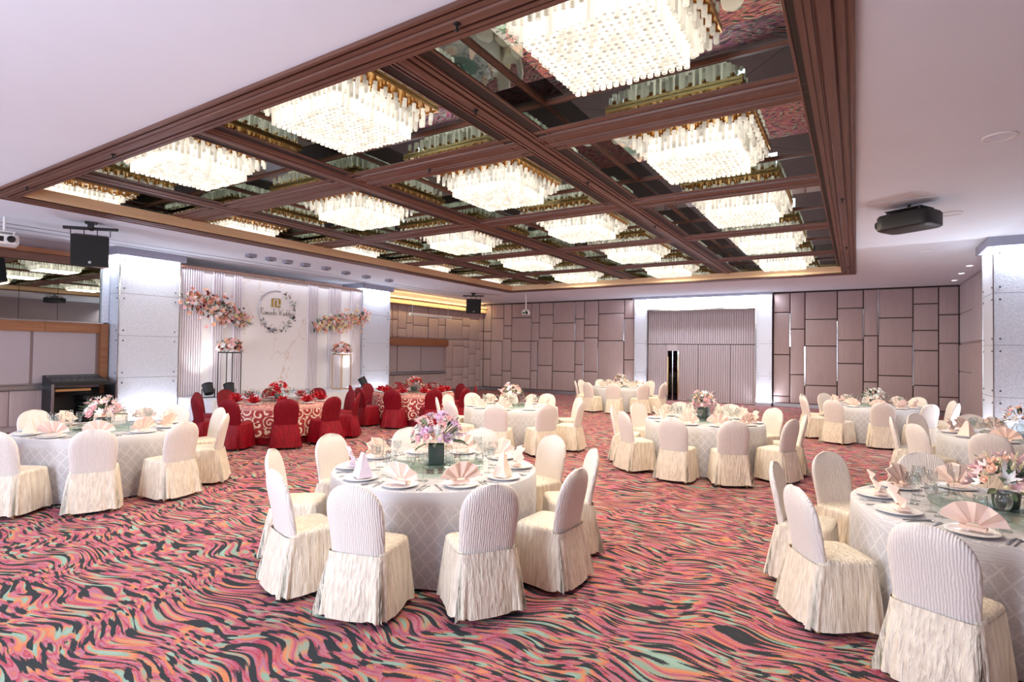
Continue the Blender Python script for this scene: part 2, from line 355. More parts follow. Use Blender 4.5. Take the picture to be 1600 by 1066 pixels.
BAYX = [(-3.345+HB, -.455), (-6.47+HB, -3.345-HB), (-9.725+HB, -6.47-HB), (-12.2, -9.725-HB)]
BAYY = [(2.95, 5.81-HB), (5.81+HB, 9.02-HB), (9.02+HB, 12.24-HB), (12.24+HB, 15.46-HB), (15.46+HB, 18.3)]
for x0, x1 in BAYX:
    for y0, y1 in BAYY:
        e = .012; zlo = ZB+.012
        for bx in ((x0, x0+e, y0, y1), (x1-e, x1, y0, y1), (x0+e, x1-e, y0, y0+e), (x0+e, x1-e, y1-e, y1)):
            on_ceiling('mirror_panel', MB().box(*bx, zlo, ZT), 'mirror')
        cx, cy, g = (x0+x1)/2, (y0+y1)/2, .004; hx, hy = .5, .5
        o = [(x0, y0), (x1, y0), (x1, y1), (x0, y1)]; i_ = [(cx-hx, cy-hy), (cx+hx, cy-hy), (cx+hx, cy+hy), (cx-hx, cy+hy)]
        for k in range(4):
            a, b_, c_, d_ = o[k], o[(k+1) % 4], i_[(k+1) % 4], i_[k]
            mx_, my_ = (a[0]+b_[0]+c_[0]+d_[0])/4, (a[1]+b_[1]+c_[1]+d_[1])/4
            q = [(p[0]+(mx_-p[0])*g, p[1]+(my_-p[1])*g) for p in (a, b_, c_, d_)]
            on_ceiling('mirror_panel', MB().loft([[(p[0], p[1], ZT+.015) for p in q], [(p[0], p[1], ZT) for p in q]], True, True, True), 'mirror')
        on_ceiling('mirror_trim', MB().box(x0+e, x1-e, y0+e, y0+.035, ZT-.03, ZT).box(x0+e, x1-e, y1-.035, y1-e, ZT-.03, ZT).box(x0+e, x0+.035, y0+.035, y1-.035, ZT-.03, ZT).box(x1-.035, x1-e, y0+.035, y1-.035, ZT-.03, ZT), 'trim_wood')
# sprinkler heads along frame and beams
for x, y in [(-.18, 9.4), (-.18, 13.6), (-.18, 16.6), (-2.4, 3.06), (-7.6, 3.06), (-10.3, 3.06), (-5.0, 5.81), (-3.345, 4.6), (-3.345, 7.4), (-3.345, 10.6)]:
    on_ceiling('sprinkler_head', MB().lathe([(.03, 0), (.026, -.012), (.01, -.02), (.008, -.045), (.02, -.05), (.012, -.056)], 10), 'dark_metal').location = (x, y, ZC-.03 if y in (3.06,) or x == -.18 else ZB-.03)

# walls
wall_far = struct('wall_far', MB().box(RX0-.3, RX1+.3, RY1, RY1+.2, 0, ZC), 'joint_dark')
mb = MB().box(-15.95, -15.25, RY0-.3, 6.12, 0, ZC).box(-15.95, -15.65, 6.12, 22.64, 0, ZC)
wall_left = struct('wall_left', mb, 'wall_paint')
wall_right = struct('wall_right', MB().box(2.8, RX1+.3, 13.95, RY1+.2, 0, ZC).box(RX1, RX1+.3, RY0-.3, 13.95, 0, ZC), 'wall_paint')
mb = MB(); wx = [-12.7, -10.3, -4.7, -2.3]
mb.box(RX0-.3, RX1+.3, RY0-.2, RY0, 0, .6).box(RX0-.3, RX1+.3, RY0-.2, RY0, 3.2, ZC)
xs = [RX0-.3]+wx+[RX1+.3]
for k in range(0, len(xs), 2): mb.box(xs[k], xs[k+1], RY0-.2, RY0, .6, 3.2)
wall_near = struct('wall_near', mb, 'wall_paint')
for k in range(2):  # unseen windows added as the source of the cool fill
    a, b_ = wx[2*k], wx[2*k+1]
    w = struct('window_%d' % (k+1), MB().box(a, b_, RY0-.16, RY0-.14, .6, 3.2), 'window_glass')
    obj('window_frame', MB().box(a, a+.06, RY0-.18, RY0-.1, .6, 3.2).box(b_-.06, b_, RY0-.18, RY0-.1, .6, 3.2).box(a+.06, b_-.06, RY0-.18, RY0-.1, .6, .66).box(a+.06, b_-.06, RY0-.18, RY0-.1, 3.14, 3.2).box((a+b_)/2-.03, (a+b_)/2+.03, RY0-.18, RY0-.1, .66, 3.14).mesh('window_frame', 'steel'), w)

def puff(w, h, d=.05, r=.03):
    mb = MB(); rings = []
    for ins, dep in ((0, 0), (0, -d*.55), (r*.45, -d*.88), (r*1.3, -d)):
        rings.append([(ins, dep, ins), (w-ins, dep, ins), (w-ins, dep, h-ins), (ins, dep, h-ins)])
    return mb.loft(rings, True, False, True)
def panel_wall(parent, cols, place, mat='upholstery', gap=.026, d=.05):
    for a, b_, zs in cols:
        for z1, z0 in zip(zs[:-1], zs[1:]):
            w, h = b_-a-gap, z1-z0-gap
            o = obj('upholstered_panel', puff(w, h, d).mesh('upholstered_panel', mat, True, 50), parent); place(o, a+gap/2, z0+gap/2)
def place_far(o, a, z): o.location = (a, RY1-.0, z)
def place_left(o, a, z): o.location = (-15.65, a, z); o.rotation_euler = (0, 0, PI/2)
FAR = [(-15.62, -15.15, [4.16, 2.84, 2.385]), (-15.15, -14.44, [4.16, 3.49, 2.385]), (-14.44, -13.98, [4.16, 3.12, 2.5]), (-13.98, -12.9, [4.16, 3.49, 2.385]), (-12.9, -12.48, [4.16, 3.23, 2.385]), (-12.48, -11.76, [4.16, 3.59, 2.53]), (-11.76, -10.64, [4.16, 3.2, 2.385]), (-10.64, -10.21, [4.16, 3.37, 2.385]), (-10.21, -9.54, [4.16, 3.09, 2.53]), (-9.54, -8.37, [4.16, 3.57, 2.4]), (-8.37, -7.9, [4.16, 3.34, 1.6, .14]),
       (-15.62, -15.19, [2.385, 1.5, .14]), (-15.19, -14.51, [2.385, .72, .14]), (-14.51, -14.0, [2.5, .94, .14]), (-14.0, -12.93, [2.385, 1.88, .61, .14]), (-12.93, -12.55, [2.385, 1.0, .14]), (-12.55, -11.77, [2.53, 1.26, .14]), (-11.77, -10.65, [2.385, 1.01, .14]), (-10.65, -10.22, [2.385, 1.34, .14]), (-10.22, -9.55, [2.53, 1.05, .14]), (-9.55, -8.38, [2.4, .14]),
       (-2.6, -2.05, [4.16, 3.44, 1.9, .39, .14]), (-2.05, -1.57, [4.16, 2.83, 1.19, .14]), (-1.57, -.57, [4.16, 3.17, 2.22, .82, .14]), (-.57, .2, [4.16, 3.54, 2.43, 1.62, .14]), (.2, .62, [4.16, 2.58, 1.01, .14]), (.62, 1.58, [4.16, 3.18, 2.23, 1.24, .14]), (1.58, 2.25, [4.16, 3.62, 2.75, 2.09, .95, .14]), (2.25, 2.77, [4.16, 3.25, 2.33, .6, .14])]
panel_wall(wall_far, FAR, place_far)
for x, z0, z1 in [(-12.9, 2.4, 3.4), (-11.76, 2.4, 3.2), (-10.64, 2.4, 4.1), (-8.37, 2.4, 3.3), (-12.55, .3, 2.3), (-11.77, .2, 1.2), (-10.22, .7, 2.35), (-9.55, .7, 2.1), (-2.05, 2.2, 3.4), (-1.57, .8, 2.2), (-.57, 1.0, 3.1), (.2, 2.5, 3.5), (.62, 2.6, 4.15), (1.58, .95, 2.7)]:
    obj('chrome_strip', MB().box(x-.016, x+.016, RY1-.052, RY1, z0, z1).mesh('chrome_strip', 'chrome'), wall_far)
LU = [(15.0, 15.7, [3.72, 3.2, 2.385]), (15.7, 16.08, [3.72, 3.06, 2.385]), (16.08, 16.38, [3.72, 3.08, 2.385]), (16.38, 16.9, [3.72, 2.75, 2.385]), (16.9, 17.29, [3.72, 2.98, 2.385]), (17.29, 18.24, [3.72, 2.91, 2.385]), (18.24, 18.93, [3.72, 3.28, 2.385]), (18.93, 19.42, [3.72, 2.99, 2.385]), (19.42, 20.67, [3.72, 3.32, 2.385]), (20.67, 21.25, [3.72, 3.04, 2.45]), (21.25, 22.0, [3.72, 3.41, 2.385]), (22.0, 22.4, [3.72, 2.84, 2.385]),
      (19.5, 19.98, [2.385, 1.13, .56, .14]), (19.98, 20.77, [2.385, 2.1, 1.11, .76, .14]), (20.77, 21.22, [2.385, 2.05, 1.12, .62, .14]), (21.22, 21.79, [2.385, 1.74, .77, .14]), (21.79, 22.15, [2.385, 1.96, 1.17, .45, .14]), (22.15, 22.4, [2.385, 1.48, .14]),
      (15.0, 16.2, [.88, .14]), (16.2, 17.3, [.88, .14]), (17.3, 18.4, [.88, .14]), (18.4, 19.5, [.88, .14])]
panel_wall(wall_left, LU, place_left)
for y, z0, z1 in [(18.24, 2.4, 3.6), (19.42, 2.4, 3.3)]:
    obj('chrome_strip', MB().box(-15.65, -15.598, y-.016, y+.016, z0, z1).mesh('chrome_strip', 'chrome'), wall_left)
struct('baseboard_far', MB().box(RX0, -7.92, RY1-.03, RY1, 0, .13).box(-2.6, 2.8, RY1-.03, RY1, 0, .13), 'steel')
struct('baseboard_left', MB().box(-15.65, -15.61, 15.0, RY1-.03, 0, .13), 'steel')
# right wall beside the far corner: reflective upper panels, padded lower panels
for y0, y1, z0, z1, mt, d in [(20.2, 22.4, 3.27, 4.17, 'fluted_fabric', .02), (20.2, 22.4, 2.35, 3.24, 'fluted_fabric', .02), (18.0, 20.17, 2.35, 4.17, 'fluted_fabric', .02), (15.8, 17.97, 2.35, 4.17, 'fluted_fabric', .02), (20.2, 22.4, 1.45, 2.28, 'upholstery', .035), (20.2, 22.4, .14, 1.43, 'upholstery', .035), (18.0, 20.17, .14, 2.28, 'upholstery', .035), (15.8, 17.97, .14, 2.28, 'upholstery', .035)]:
    o = obj('upholstered_panel', puff(y1-y0, z1-z0, d).mesh('upholstered_panel', mt, True, 50), wall_right); o.location = (2.8, y1, z0); o.rotation_euler = (0, 0, -PI/2)

# left wall, far bay: blinds under a wooden pelmet, warm-lit cornice above
def on_left(name, bx, mat): return obj(name, MB().box(*bx).mesh(name, mat), wall_left)
on_left('pelmet', (-15.65, -15.45, 15.0, 19.45, 2.07, 2.36), 'brown_wood')
for y0, y1 in [(15.0, 16.35), (16.4, 17.78), (17.82, 19.2)]:
    o = on_left('roller_blind', (-15.65, -15.6, y0, y1, .98, 2.07), 'blind'); obj('bottom_bar', MB().box(-15.6, -15.585, y0, y1, .98, 1.01).mesh('bottom_bar', 'steel'), o)
on_left('window_sill', (-15.65, -15.52, 15.0, 19.45, .9, .965), 'steel')
on_left('cornice', (-15.65, -15.42, 15.0, 22.4, 3.74, 3.95), 'gold_wood_y')
on_left('cornice_cap', (-15.65, -15.36, 15.0, 22.4, 3.95, 4.02), 'gold_wood_y')
# left wall, near bay: cornice, mirror band, wooden band, blinds, sill, wainscot
on_left('cornice', (-15.25, -15.05, RY0, 6.0, 3.87, 3.97), 'brown_wood')
on_left('cornice', (-15.25, -15.12, RY0, 6.0, 3.7, 3.87), 'beam_wood_y')
yj = [RY0, -1.6, -.9, 0, .9, 1.7, 2.4, 3.08, 3.76, 4.44, 5.12, 5.97]
for a, b_ in zip(yj[:-1], yj[1:]): on_left('mirror_panel', (-15.25, -15.2, a+.004, b_-.004, 2.42, 3.69), 'mirror')
on_left('ledge', (-15.25, -15.15, RY0, 6.0, 2.385, 2.415), 'chrome')
for a, b_ in ((RY0, -.9), (-.9, 2.0), (2.0, 4.9), (4.9, 5.95)): on_left('wood_band', (-15.25, -15.17, a+.003, b_-.003, 2.16, 2.385), 'brown_wood')
for a, b_ in ((.3, 1.75), (1.8, 3.2), (3.25, 4.66), (4.72, 5.88)):
    o = on_left('roller_blind', (-15.25, -15.21, a, b_, 1.0, 2.16), 'blind'); obj('bottom_bar', MB().box(-15.21, -15.195, a, b_, 1.0, 1.03).mesh('bottom_bar', 'steel'), o)
on_left('window_sill', (-15.25, -15.14, RY0, 5.95, .9, .97), 'steel')
on_left('wood_post', (-15.25, -15.12, 5.95, 6.1, 0, 2.385), 'brown_wood')
on_left('frosted_panel', (-15.25, -15.19, 5.97, 6.12, 2.42, 3.69), 'frosted_panel')
for a, b_ in ((1.2, 2.3), (2.3, 3.35), (3.35, 4.35), (4.35, 5.3), (5.3, 5.95)):
    o = obj('upholstered_panel', puff(b_-a-.012, .76, .03).mesh('upholstered_panel', 'upholstery', True, 50), wall_left); o.location = (-15.25, a, .12); o.rotation_euler = (0, 0, PI/2)
# warm light washing the far cornice
area('cornice_light', (-15.2, 18.7, 4.12), (-1, 0, -.75), .05, 7.0, 40, (1, .72, .35)).rotation_euler = Vector((-1, 0, -.9)).to_track_quat('-Z', 'Z').to_euler()
# stage soffit: brown edge board and pale recess over the backdrop
on_ceiling('soffit_board', MB().box(-14.86, -14.7, 7.5, 13.66, 3.93, 3.98), 'beam_wood_y')

# lit columns
def led_line(p, q, dirv, parent_loc=None, w=STRIP_W):
    p, q = Vector(p), Vector(q); d = q-p; ln = d.length
    l = bpy.data.lights.new('led_strip', 'AREA'); l.shape = 'RECTANGLE'; l.size = ln; l.size_y = .03; l.energy = w*ln; l.color = LED
    o = bpy.data.objects.new('led_strip', l); C.objects.link(o)
    z = -Vector(dirv).normalized(); x = d.normalized(); y = z.cross(x)
    o.matrix_world = Matrix(((x.x, y.x, z.x, (p.x+q.x)/2), (x.y, y.y, z.y, (p.y+q.y)/2), (x.z, y.z, z.z, (p.z+q.z)/2), (0, 0, 0, 1)))
def column(x0, x1, y0, y1, faces, label):
    root = empty('column', ((x0+x1)/2, (y0+y1)/2, 0), 0, label, 'column')
    ox, oy = root.location.x, root.location.y
    X0, X1, Y0, Y1 = x0-ox, x1-ox, y0-oy, y1-oy
    obj('core', MB().box(X0+.03, X1-.03, Y0+.03, Y1-.03, .0, ZC-.001).mesh('core', 'white_paint'), root)
    obj('cornice', MB().box(X0-.1, X1+.1, Y0-.1, Y1+.1, ZC-.18, ZC-.001).mesh('cornice', 'cornice_metal'), root)
    obj('plinth', MB().box(X0-.1, X1+.1, Y0-.1, Y1+.1, 0, .06).mesh('plinth', 'steel'), root)
    zs = [.075, 1.12, 2.12, 3.12, ZC-.185]
    bolt = MB().lathe([(.018, 0), (.018, .008), (.008, .014)], 8).mesh('bolt', 'bolt', True)
    for f in faces:
        for z0, z1 in zip(zs[:-1], zs[1:]):
            g = .004
            bx = {'+x': (X1-.03, X1, Y0, Y1), '-x': (X0, X0+.03, Y0, Y1), '-y': (X0+.031, X1-.031, Y0, Y0+.03), '+y': (X0+.031, X1-.031, Y1-.03, Y1)}[f]
            p = obj('frosted_panel', MB().box(*bx, z0+g, z1-g).mesh('frosted_panel', 'frosted_panel'), root)
            for zz in (z0+.12, z1-.12):
                for s in (0, 1):
                    if f in ('+x', '-x'): l_, r_ = (X1 if f == '+x' else X0, (Y0+.1, Y1-.1)[s], zz), (0, PI/2 if f == '+x' else -PI/2, 0)
                    else: l_, r_ = ((X0+.1, X1-.1)[s], Y0 if f == '-y' else Y1, zz), (PI/2 if f == '-y' else -PI/2, 0, 0)
                    obj('bolt', bolt, p, l_, r_)
        e = .05
        if f in ('+x', '-x'):
            s = 1 if f == '+x' else -1; x = (x1 if s > 0 else x0)+s*.075
            led_line((x, y0+e, ZC-.185), (x, y1-e, ZC-.185), (-s*.5, 0, -1)); led_line((x, y0+e, .09), (x, y1-e, .09), (-s*.5, 0, 1))
        else:
            s = 1 if f == '+y' else -1; y = (y1 if s > 0 else y0)+s*.075
            led_line((x0+e, y, ZC-.185), (x1-e, y, ZC-.185), (0, -s*.5, -1)); led_line((x0+e, y, .09), (x1-e, y, .09), (0, -s*.5, 1))
    for cx_, cy_ in ((X0, Y0), (X1, Y0), (X0, Y1), (X1, Y1)):
        obj('corner_trim', MB().box(cx_-.008, cx_+.008, cy_-.008, cy_+.008, .07, ZC-.18).mesh('corner_trim', 'chrome'), root)
column(-15.6, -14.7, 6.13, 7.49, ('+x', '-y'), 'frosted lit column at the left end of the stage')
column(-15.6, -14.7, 13.67, 15.0, ('+x', '-y'), 'frosted lit column at the right end of the stage')
column(2.24, 4.55, 13.95, 15.0, ('-x', '-y'), 'large frosted lit column at the right edge of the room')

# lit portal with fluted doors in the far wall
def P(name, x0, x1, y, th, z0, z1, mat, parent): return obj(name, MB().box(x0, x1, y-th, y, z0, z1).mesh(name, mat), parent)
door = struct('door_1', MB().box(-7.3, -3.2, RY1-.06, RY1-.02, 0, 3.62), 'joint_dark')
pz = [.13, 1.1, 2.3, 3.62]
bolt = MB().lathe([(.014, 0), (.014, .008), (.007, .013)], 8).mesh('bolt', 'bolt', True)
for a, b_ in ((-7.87, -7.33), (-3.17, -2.64)):
    P('portal_plinth', a, b_, RY1, .28, 0, .125, 'steel', door)
    for z0, z1 in zip(pz[:-1], pz[1:]):
        p = P('frosted_panel', a, b_, RY1, .15, z0+.004, z1-.004, 'frosted_panel', door)
        for zz in (z0+.1, z1-.1):
            for xx in (a+.06, b_-.06): obj('bolt', bolt, p, (xx, RY1-.15, zz), (PI/2, 0, 0))
for k in range(4):
    a = -7.87+k*5.23/4; P('frosted_panel', a+.004, a+5.23/4-.004, RY1, .15, 3.628, 4.1, 'frosted_panel', door)
P('portal_cornice', -7.9, -2.61, RY1, .28, 4.1, 4.195, 'cornice_metal', door)
for a in (-7.33, -3.2): P('chrome_jamb', a, a+.03, RY1, .19, .0, 3.62, 'chrome', door)
P('chrome_head', -7.33, -3.17, RY1, .19, 3.62, 3.68, 'chrome', door)
led_line((-7.8, RY1-.24, 4.09), (-2.7, RY1-.24, 4.09), (0, .6, -1), w=STRIP_W*1.2)
led_line((-7.85, RY1-.24, .135), (-7.35, RY1-.24, .135), (0, .5, 1), w=STRIP_W*1.3); led_line((-3.15, RY1-.24, .135), (-2.66, RY1-.24, .135), (0, .5, 1), w=STRIP_W*1.3)
def fluted(w, h, n, d=.03):
    mb = MB(); p = w/n; pts = []
    for i in range(n):
        pts += [(i*p, 0), (i*p+p*.24, -d*.02), (i*p+p*.3, -d), (i*p+p*.94, -d), (i*p+p*.98, -d*.1)]
    pts.append((w, 0)); mb.loft([[(x, y, z) for x, y in pts] for z in (0, h)], False)
    mb.f = [tuple(reversed(f)) for f in mb.f]
    mb.quad(*[(x, y, h) for x, y in ((0, 0), (0, .01), (w, .01), (w, 0))]); return mb
for a, b_, z0, z1, nm in ((-7.3, -3.2, 2.28, 3.62, 'fluted_transom'), (-7.3, -6.49, .02, 2.25, 'fluted_leaf'), (-6.06, -5.3, .02, 2.25, 'fluted_leaf'), (-5.28, -4.1, .02, 2.25, 'fluted_leaf'), (-4.08, -3.2, .02, 2.25, 'fluted_leaf')):
    o = obj(nm, fluted(b_-a, z1-z0, max(4, round((b_-a)/.085))).mesh(nm, 'fluted_fabric'), door); o.location = (a, RY1-.065, z0)
o = P('door_header', -6.49, -6.06, RY1-.06, .04, 2.0, 2.25, 'fluted_fabric', door)
for a in (-6.47, -6.25):
    P('door_glass', a, a+.17, RY1-.07, .01, .06, 1.99, 'slit_glass', door); P('door_edge', a+.17, a+.2, RY1-.06, .045, .02, 2.0, 'chrome', door)
P('push_bar', -6.485, -6.455, RY1-.09, .03, .2, 1.75, 'brass', door); P('push_bar', -6.07, -6.04, RY1-.09, .03, .2, 1.85, 'brass', door)

# ------------------------------------------------------------------ chandeliers
TR = .024
def hex_tube(x, y, z0, z1, r=TR, mb=None, sheen_cap=0):
    mb = mb or MB(); a0 = .3
    ring = lambda rr, z: [(x+rr*math.cos(a0+j*PI/3), y+rr*math.sin(a0+j*PI/3), z) for j in range(6)]
    zc = z1-sheen_cap
    mb.loft([ring(r, zc), ring(r, z0), ring(r*.68, z0)], True); mb.loft([ring(r*.68, z0), ring(r*.6, z0+.04)], True, False, True, 1)
    if sheen_cap: mb.loft([ring(r*.5, z1), ring(r*.5, zc+.012), ring(r*1.06, zc+.01), ring(r*1.06, zc-.012)], True, m=2)  # brass tops added to imitate gold reflected in the upper glass
    return mb
def tube_sites(hx, hy, zb_, pitch=.062):
    inner, outer = [], []
    nx, ny = int(2*hx/pitch), int(2*hy/pitch)
    for i in range(nx+1):
        for j in range(ny+1):
            x, y = -hx+2*hx*i/nx, -hy+2*hy*j/ny; rim = i in (0, nx) or j in (0, ny)
            (outer if rim else inner).append((x, y, zb_+random.uniform(-.006, .006), -.024))
    rings = []
    for k, (g, dz) in enumerate(((.07, .11), (.14, .18), (.21, .22))):
        a, b_ = hx+g, hy+g; sp_ = .07+.035*k; m_, n_ = int(2*a/sp_), int(2*b_/sp_)
        for i in range(m_): 
            for s in (-1, 1): rings.append((-a+2*a*(i+.5)/m_, s*b_, zb_+dz+random.uniform(-.01, .01), -.024))
        for j in range(n_):
            for s in (-1, 1): rings.append((s*a, -b_+2*b_*(j+.5)/n_, zb_+dz+random.uniform(-.01, .01), -.024))
    return inner, outer, rings
def cluster(sites, mat, name):
    mb = MB()
    for x, y, z0, z1 in sites: hex_tube(x, y, z0, z1, mb=mb, sheen_cap=0 if name == 'inner_tubes' else .05)
    return mb.mesh(name, [mat, 'tube_core', 'brass'])
big, small = tube_sites(.51, .52, -.39), tube_sites(.22, .52, -.285)
def base_mesh(hx, hy):
    a, b_ = hx+.24, hy+.24
    return MB().box(-a, a, -b_, b_, -.022, -.004).box(-a, a, -b_, -b_+.012, -.035, -.022).box(-a, a, b_-.012, b_, -.035, -.022).box(-a, -a+.012, -b_+.012, b_-.012, -.035, -.022).box(a-.012, a, -b_+.012, b_-.012, -.035, -.022).mesh('base_frame', 'brass')
bm_, sm_ = base_mesh(.51, .52), base_mesh(.22, .52)
bi, bo, br_ = cluster(big[0], 'lit_tube', 'inner_tubes'), cluster(big[1], 'edge_tube', 'edge_tubes'), cluster(big[2], 'outer_tube', 'outer_tubes')
si, so_, sr_ = cluster(small[0], 'lit_tube', 'inner_tubes'), cluster(small[1], 'edge_tube', 'edge_tubes'), cluster(small[2], 'outer_tube', 'outer_tubes')
bulb = MB().sphere((0, 0, 0), .035, 8, 5).mesh('bulb', 'bulb', True)
colname = ['right-hand column', 'second column from the right', 'third column from the right', 'left-hand column']
rowname = ['nearest', 'second', 'third', 'fourth', 'farthest']
for ci, (x0, x1) in enumerate(BAYX):
    for ri, (y0, y1) in enumerate(BAYY):
        cx, cy = (x0+x1)/2, (y0+y1)/2
        if ci == 3: cx = -11.72
        r = empty('crystal_chandelier', (cx, cy, ZT), 0, 'square glass-tube chandelier in the %s row of coffers, %s' % (rowname[ri], colname[ci]), 'chandelier', 'glass-tube chandeliers in the coffers')
        sm = ci == 3
        obj('base_frame', sm_ if sm else bm_, r)
        tag(obj('inner_tubes', si if sm else bi, r), kind='stuff')
        if ci == 0 and ri == 0:     # nearest one: rim tubes hang one by one
            cache = {}
            for mt, nm, ss in (('edge_tube', 'glass_tube', big[1]), ('outer_tube', 'glass_tube', big[2])):
                for (x, y, z0, z1) in ss:
                    k = (mt, round(z0, 2))
                    if k not in cache: cache[k] = hex_tube(0, 0, round(z0, 2), z1, sheen_cap=.05).mesh(nm, [mt, 'tube_core', 'brass'])
                    obj(nm, cache[k], r, (x, y, 0))
        else:
            tag(obj('edge_tubes', so_ if sm else bo, r), kind='stuff'); tag(obj('outer_tubes', sr_ if sm else br_, r), kind='stuff')
        for bx_ in ((-.12, .12) if sm else (-.36, 0, .36)):
            for by_ in (-.36, 0, .36): obj('bulb', bulb, r, (bx_*.99+.015, by_*.99+.015, -.12))
        l = bpy.data.lights.new('chandelier_light', 'AREA'); l.shape = 'RECTANGLE'; l.size = .5 if sm else 1.0; l.size_y = 1.0
        l.energy = CHAND_W*(.4 if sm else 1); l.color = WARM
        o = bpy.data.objects.new('chandelier_light', l); C.objects.link(o); o.location = (0, 0, -.315 if sm else -.41); o.parent = r

# ------------------------------------------------------------------ flower pieces
def petal_patch(w, l, cup, rise, n=3):
    rows = []
    for i in range(n+1):
        t_ = i/n; ww = w*math.sin(PI*min(.97, .12+.85*t_)**.8)*.5
        rows.append([(-ww, t_*l, rise*t_*t_+cup*.6), (0, t_*l*1.04, rise*t_*t_), (ww, t_*l, rise*t_*t_+cup*.6)])
    return MB().loft(rows, False)
def rose_mb(r=1.0):
    mb = MB(); mb.sphere((0, 0, .35*r), .3*r, 6, 4)
    for ring, (n, tilt, rr) in enumerate(((4, 1.15, .55), (5, .75, .8), (6, .35, 1.0))):
        p = petal_patch(.85*rr*r, .85*rr*r, .12*r, .3*r, 2)
        for k in range(n):
            mb.add(p, Matrix.Rotation(2*PI*k/n+ring*.5, 4, 'Z') @ Matrix.Translation((0, .08*r, .05*r)) @ Matrix.Rotation(tilt, 4, 'X'))
    return mb
def lily_mb(r=1.0):
    mb = MB(); p = petal_patch(.42*r, r, .05*r, .15*r, 3)
    for k in range(6): mb.add(p, Matrix.Rotation(2*PI*k/6, 4, 'Z') @ Matrix.Rotation(.45+.15*(k % 2), 4, 'X'))
    mb.sphere((0, 0, .15*r), .1*r, 5, 3); return mb
def leaf_mb(l=1.0, w=.32):
    rows = []
    for i in range(5):
        t_ = i/4; ww = w*l*.5*math.sin(PI*(.06+.9*t_)); z = .25*l*t_*(1-t_*.7)
        rows.append([(-ww, t_*l, z+.06*l), (0, t_*l, z), (ww, t_*l, z+.06*l)])
    return MB().loft(rows, False)
def sprig_mb(l=1.0):
    mb = MB().tube([(0, 0, 0), (.03*l, 0, .5*l), (.06*l, .02*l, l)], .012*l, 4)
    for k in range(14):
        t_ = .3+.7*k/14; a = k*2.4; mb.sphere((.05*l*t_+math.cos(a)*.1*l*(1.2-t_), math.sin(a)*.1*l*(1.2-t_), t_*l), .055*l*(1.3-.6*t_), 5, 3)
    return mb
ROSE, LILY, LEAF, SPRIG = rose_mb(), lily_mb(), leaf_mb(), sprig_mb()
_fm = {}
def flower_mesh(kind, mat):
    if (kind, mat) not in _fm: _fm[kind, mat] = {'rose': ROSE, 'lily': LILY, 'leaf': LEAF, 'sprig': SPRIG}[kind].mesh(kind, mat, kind in ('leaf',))
    return _fm[kind, mat]
def orient(d, spin=0): return Vector(d).to_track_quat('Z', 'Y').to_matrix().to_4x4() @ Matrix.Rotation(spin, 4, 'Z')
def scatter(rx, ry, rz, n, pal, rnd, size):
    """blossoms spread over a dome; list of (kind, material, matrix)"""
    out = []
    for k in range(n):
        u = (k+.5)/n; el = math.asin(1-u*.98)-.12; az = k*2.39996+rnd.uniform(-.2, .2)
        d = Vector((math.cos(el)*math.cos(az), math.cos(el)*math.sin(az), math.sin(el)))
        p = Vector((d.x*rx, d.y*ry, d.z*rz))*rnd.uniform(.82, 1.05); kind, mat, sc = rnd.choice(pal)
        s = size*sc*rnd.uniform(.8, 1.2); base_ = p if kind != 'sprig' else p*.75
        out.append((kind, mat, Matrix.Translation(base_) @ orient((d.x, d.y, d.z*.8+.35), rnd.uniform(0, 6)) @ Matrix.Scale(s, 4)))
    return out
def greens(rx, ry, rz, n, rnd, size, mats=('leaf', 'dark_leaf', 'pale_leaf')):
    out = []
    for k in range(n):
        az = rnd.uniform(0, 2*PI); el = rnd.uniform(-.35, .9)
        d = Vector((math.cos(el)*math.cos(az), math.cos(el)*math.sin(az), math.sin(el)))
        q = d.to_track_quat('Y', 'Z').to_matrix().to_4x4()
        out.append(('leaf', rnd.choice(mats), Matrix.Translation((d.x*rx*.7, d.y*ry*.7, d.z*rz*.7)) @ q @ Matrix.Rotation(rnd.uniform(-.6, .6), 4, 'Y') @ Matrix.Scale(size*rnd.uniform(.7, 1.25), 4)))
    return out
def plant_parts(root, items, off, single):
    SRC = {'rose': ROSE, 'lily': LILY, 'leaf': LEAF, 'sprig': SPRIG}; NM = {'rose': 'rose', 'lily': 'lily', 'leaf': 'leaf', 'sprig': 'flower_spray'}
    if single:
        for kind, mat, M in items:
            o = obj(NM[kind], flower_mesh(kind, mat), root); o.matrix_local = Matrix.Translation(off) @ M
    else:
        by = {}
        for kind, mat, M in items: by.setdefault('foliage' if kind == 'leaf' else 'blossoms', []).append((kind, mat, M))
        for nm, its in by.items():
            mats = sorted({i[1] for i in its}); mb = MB()
            for kind, mat, M in its: mb.add(SRC[kind], Matrix.Translation(off) @ M, mats.index(mat))
            tag(obj(nm, mb.mesh(nm, mats), root), kind='stuff')

# ------------------------------------------------------------------ stage
st = empty('stage_platform', (-14.2, 10.58, 0), 0, 'low white stage platform with a pleated white skirt before the marble backdrop', 'stage')
obj('deck', MB().box(-.5, 1.0, -3.05, 3.05, .54, .58).mesh('deck', 'stage_floor'), st)
obj('frame', MB().box(-.48, .96, -3.0, 3.0, 0, .54).mesh('frame', 'white_paint'), st)
pts = []
def pleats(p, q, n, a):
    d = (Vector(q)-Vector(p)); s = Vector((d.y, -d.x)).normalized()
    return [Vector(p)+d*(i/n)+s*(a if i % 2 else -a*.2) for i in range(n+1)]
pts = pleats((-.5, -3.06), (1.02, -3.06), 24, .012)+pleats((1.02, -3.06), (1.02, 3.06), 100, .012)+pleats((1.02, 3.06), (-.5, 3.06), 24, .012)
obj('skirt', MB().loft([[(p.x, p.y, z) for p in pts] for z in (.005, .57)], False).mesh('skirt', 'white_skirt'), st)

